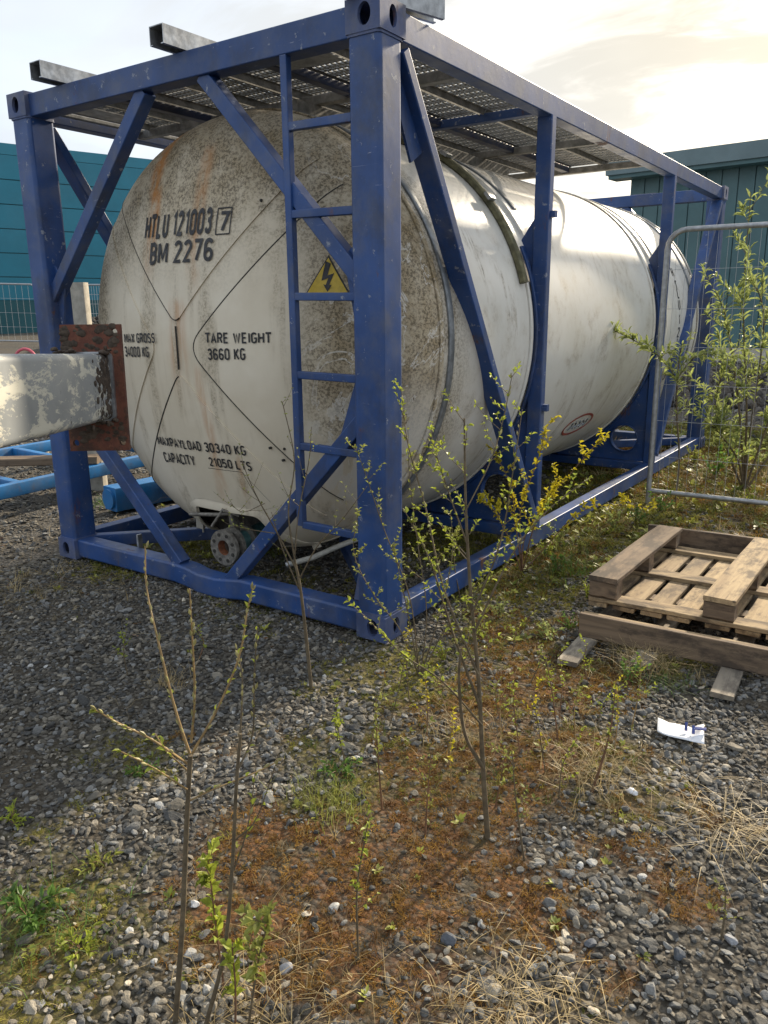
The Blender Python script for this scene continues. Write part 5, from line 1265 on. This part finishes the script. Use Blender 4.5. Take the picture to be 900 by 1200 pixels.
for i, (bx_, by_, sz) in enumerate(((655,672,.16),(680,650,.13),(640,655,.15),(720,620,.16),(745,612,.15),(690,700,.12),(668,735,.10),(560,745,.12),(520,770,.11),(585,720,.12),(835,560,.28),(812,545,.25),(860,552,.3),(890,548,.32),(845,530,.3),(775,600,.18),(878,590,.14),(735,800,.12),(655,640,.14))):
    p = Plant('weed', WL[i][1]+' '+WL[i][0], 'weed', (bx_, by_), ('weeds along the side rail', 'weeds around the mesh fence')[1 if bx_ > 765 else 0], 300+i, 'bark_red', WM[WL[i][1].split()[0]])
    st_m = MB()
    for k_ in range(7):
        a = wr_.uniform(0, 6.28); o_ = sz*wr_.uniform(.15,.7); hgt = sz*wr_.uniform(.5,1.1); b0 = Vector(p.base); tp = smooth_pts([b0, b0+Vector((math.cos(a)*o_*.4, math.sin(a)*o_*.4, hgt*.6)), b0+Vector((math.cos(a)*o_, math.sin(a)*o_, hgt))], 4)
        m_ = len(tp); st_m.tube(tp, 1.0, 5, [.0022*(1-.6*j/(m_-1)) for j in range(m_)]); p.leaves(tp, .2, 7, sz*.16, 2)
    o = st_m.build('stems', M['bark_red'], p.t, 60); o['kind'] = 'stuff'; p.done()
for i, (bx_, by_, sz, mt_, lab) in enumerate(((35,1075,.11,'leaf_green','broad leafy green weed in the grassy patch beside the flat grass clump'), (95,1110,.07,'leaf_lime','yellow green weed rosette at the edge of the grassy patch'), (165,905,.07,'leaf_green','small green rosette beneath the catkin shoots'), (15,960,.06,'leaf_lime','small bright weed on the pale gravel before the shaded ground'),
        (120,1010,.07,'leaf_olive','olive weed with withered leaves above the grassy patch'), (398,905,.08,'leaf_green','dark green weed rosette beside the rounded grass tussock'), (640,745,.09,'leaf_grey','grey green leafy weed in the moss left of the base board'))):
    p = Plant('weed', lab, 'weed', (bx_, by_), 'weeds on the open gravel', 700+i, 'bark_red', mt_); p.wd = (.28,.42); st_m = MB()
    for k_ in range(9):
        a = wr_.uniform(0, 6.28); o_ = sz*wr_.uniform(.4,1.0); hgt = sz*wr_.uniform(.15,.6); b0 = Vector(p.base)+Vector((0,0,.008)); tp = smooth_pts([b0, b0+Vector((math.cos(a)*o_*.5, math.sin(a)*o_*.5, hgt*.8)), b0+Vector((math.cos(a)*o_, math.sin(a)*o_, hgt))], 4)
        m_ = len(tp); st_m.tube(tp, 1.0, 5, [.0016*(1-.6*j/(m_-1)) for j in range(m_)]); p.leaves(tp, .15, 5, sz*.32, 2, 0, .8)
    o = st_m.build('stems', M['bark_red'], p.t, 60); o['kind'] = 'stuff'; p.done()
# grass clumps as single things
def clump(px_, h, n, green, label, seed, group, mat, spread=.08, droop=.9):
    g = on_z(*px_); me = blade_tuft(seed, int(n*1.8), h, spread*3, .0014, droop); me.transform(Matrix.Translation((g[0], g[1], float(gh(g[0], g[1]))-.006)))
    tag(put('grass_clump', me, M[mat], None, None, (g[0], g[1], float(gh(g[0], g[1])))), label, 'grass clump', group)
GC = 'grass clumps'
clump((668,672), .24, 70, 1, 'lush green grass clump between the side rail and the pallet', 501, GC, 'leaf_green')
clump((755,782), .17, 120, 0, 'pale straw tussock leaning on the dark edge plank', 502, GC, 'straw', .07)
clump((388,935), .09, 160, 1, 'rounded green grass tussock in the mossy gravel beside the leafy shoots', 503, GC, 'leaf_olive', .09, .6)
clump((50,1085), .10, 90, 1, 'flat green grass clump in the leafy patch near the catkin willow', 504, GC, 'leaf_green', .12, 1.2)
clump((128,590), .14, 120, 1, 'dark green grass clump under the blue bearer', 505, GC, 'leaf_green', .12)
clump((610,1185), .10, 140, 0, 'flattened dry straw tussock among the pale chippings', 506, GC, 'straw', .13, 1.6)
clump((860,965), .10, 120, 0, 'flattened dry straw tussock in the dark gravel', 507, GC, 'straw', .13, 1.7)
clump((310,1190), .09, 130, 0, 'flattened dry straw tussock at the foot of the leafy shoot', 508, GC, 'straw', .16, 1.6)
clump((690,905), .14, 90, 0, 'dry grass tussock round the little twig sapling', 509, GC, 'straw', .1, 1.1)
clump((775,800), .10, 70, 1, 'green grass clump at the end of the short base board', 510, GC, 'leaf_green', .1, 1.0)
clump((540,860), .13, 60, 0, 'dry grass tussock behind the tall sapling', 511, GC, 'straw', .1, 1.0)
clump((200,800), .09, 60, 0, 'reddish dry tussock on the shaded gravel', 512, GC, 'straw', .06, .8)

# ------------------------------------------------------------------ small litter
c = on_z(797, 860); gz = float(gh(c[0], c[1]))+.018; t_ = thing('plastic_wrapper', 'crumpled white plastic wrapper with dark blue marks on the gravel', 'litter', (c[0], c[1], gz))
d1, d2 = Vector((.99,.12,0)), Vector((-.25,.97,0)); V = []; n = 9
for i in range(n):
    for j in range(n):
        a, b_ = (i/(n-1)-.5)*.155, (j/(n-1)-.5)*.10; q_ = Vector((c[0], c[1], gz))+d1*a+d2*b_; q_.z += .006*mnoise.noise(Vector((a*40, b_*40, 3)))+.006+max(0, (i/(n-1)-.75))*.09*(j/(n-1))+max(0, .2-i/(n-1))*.05; V.append(q_)
mb = MB(); mb.add(V, [(i*n+j, (i+1)*n+j, (i+1)*n+j+1, i*n+j+1) for i in range(n-1) for j in range(n-1)]); o = mb.build('sheet', M['white_plastic'], t_, 80)
sm = o.modifiers.new('thickness', 'SOLIDIFY'); sm.thickness = .0012
for a, b_ in ((.018,.012),(.042,.0)):
    q_ = Vector((c[0], c[1], gz+.016))+d1*a+d2*b_; mb = MB(); mb.bar(q_-d2*.012, q_+d2*.012+Vector((0,0,.016)), .010, .010, r=.003); mb.build('blue_tab', M['blue_plastic'], t_, 40)
q_ = Vector((c[0], c[1], gz+.024))+d1*.062+d2*.012; mb = MB(); mb.bar(q_-d1*.02, q_+d1*.022+Vector((0,0,.006)), .018, .004, r=.001); mb.build('blue_tab', M['blue_plastic'], t_, 40)
c = on_z(741, 927); gz = float(gh(c[0], c[1])); mb = MB(); mb.add(*blob((c[0], c[1], gz+.010), .014, 900, (1.2,.8,.7))); tag(mb.build('paper_scrap', M['white_plastic'], None, 60, (c[0], c[1], gz)), 'small crumpled white paper scrap near the twig sapling', 'litter')
c = on_z(345, 897); 
for i, (x, y, s_, lab) in enumerate(((228,1057,.022,'egg shaped white stone beside the tan willow trunk'), (392,1058,.026,'pale rounded stone in the brown moss'), (335,1130,.03,'large pale stone at the foot of the willow trunks'), (692,1105,.026,'large dark blue grey stone in the dark gravel'), (857,1100,.028,'angular grey stone standing in the dark gravel'), (525,1100,.032,'dark blue grey stone in the reddest moss'), (795,1118,.03,'dark angular lump of slate in the fine gravel'))):
    c = on_z(x, y); gz = float(gh(c[0], c[1])); me = stone_mesh(800+i, .8); k_ = s_*1.15
    me.transform(Matrix.Translation((c[0], c[1], gz+s_*.25)) @ Matrix.Rotation(i*1.3, 4, 'Z') @ Matrix.Scale(k_, 4))
    mt_ = simple('stone_%d' % i, ((.5,.5,.5),(.42,.41,.38),(.30,.30,.31),(.10,.11,.13),(.24,.25,.27),(.09,.10,.12),(.07,.08,.095))[i], .8, 0, .25, 60)
    tag(put('stone', me, mt_, None, None, (c[0], c[1], gz)), lab, 'stone', 'larger stones')
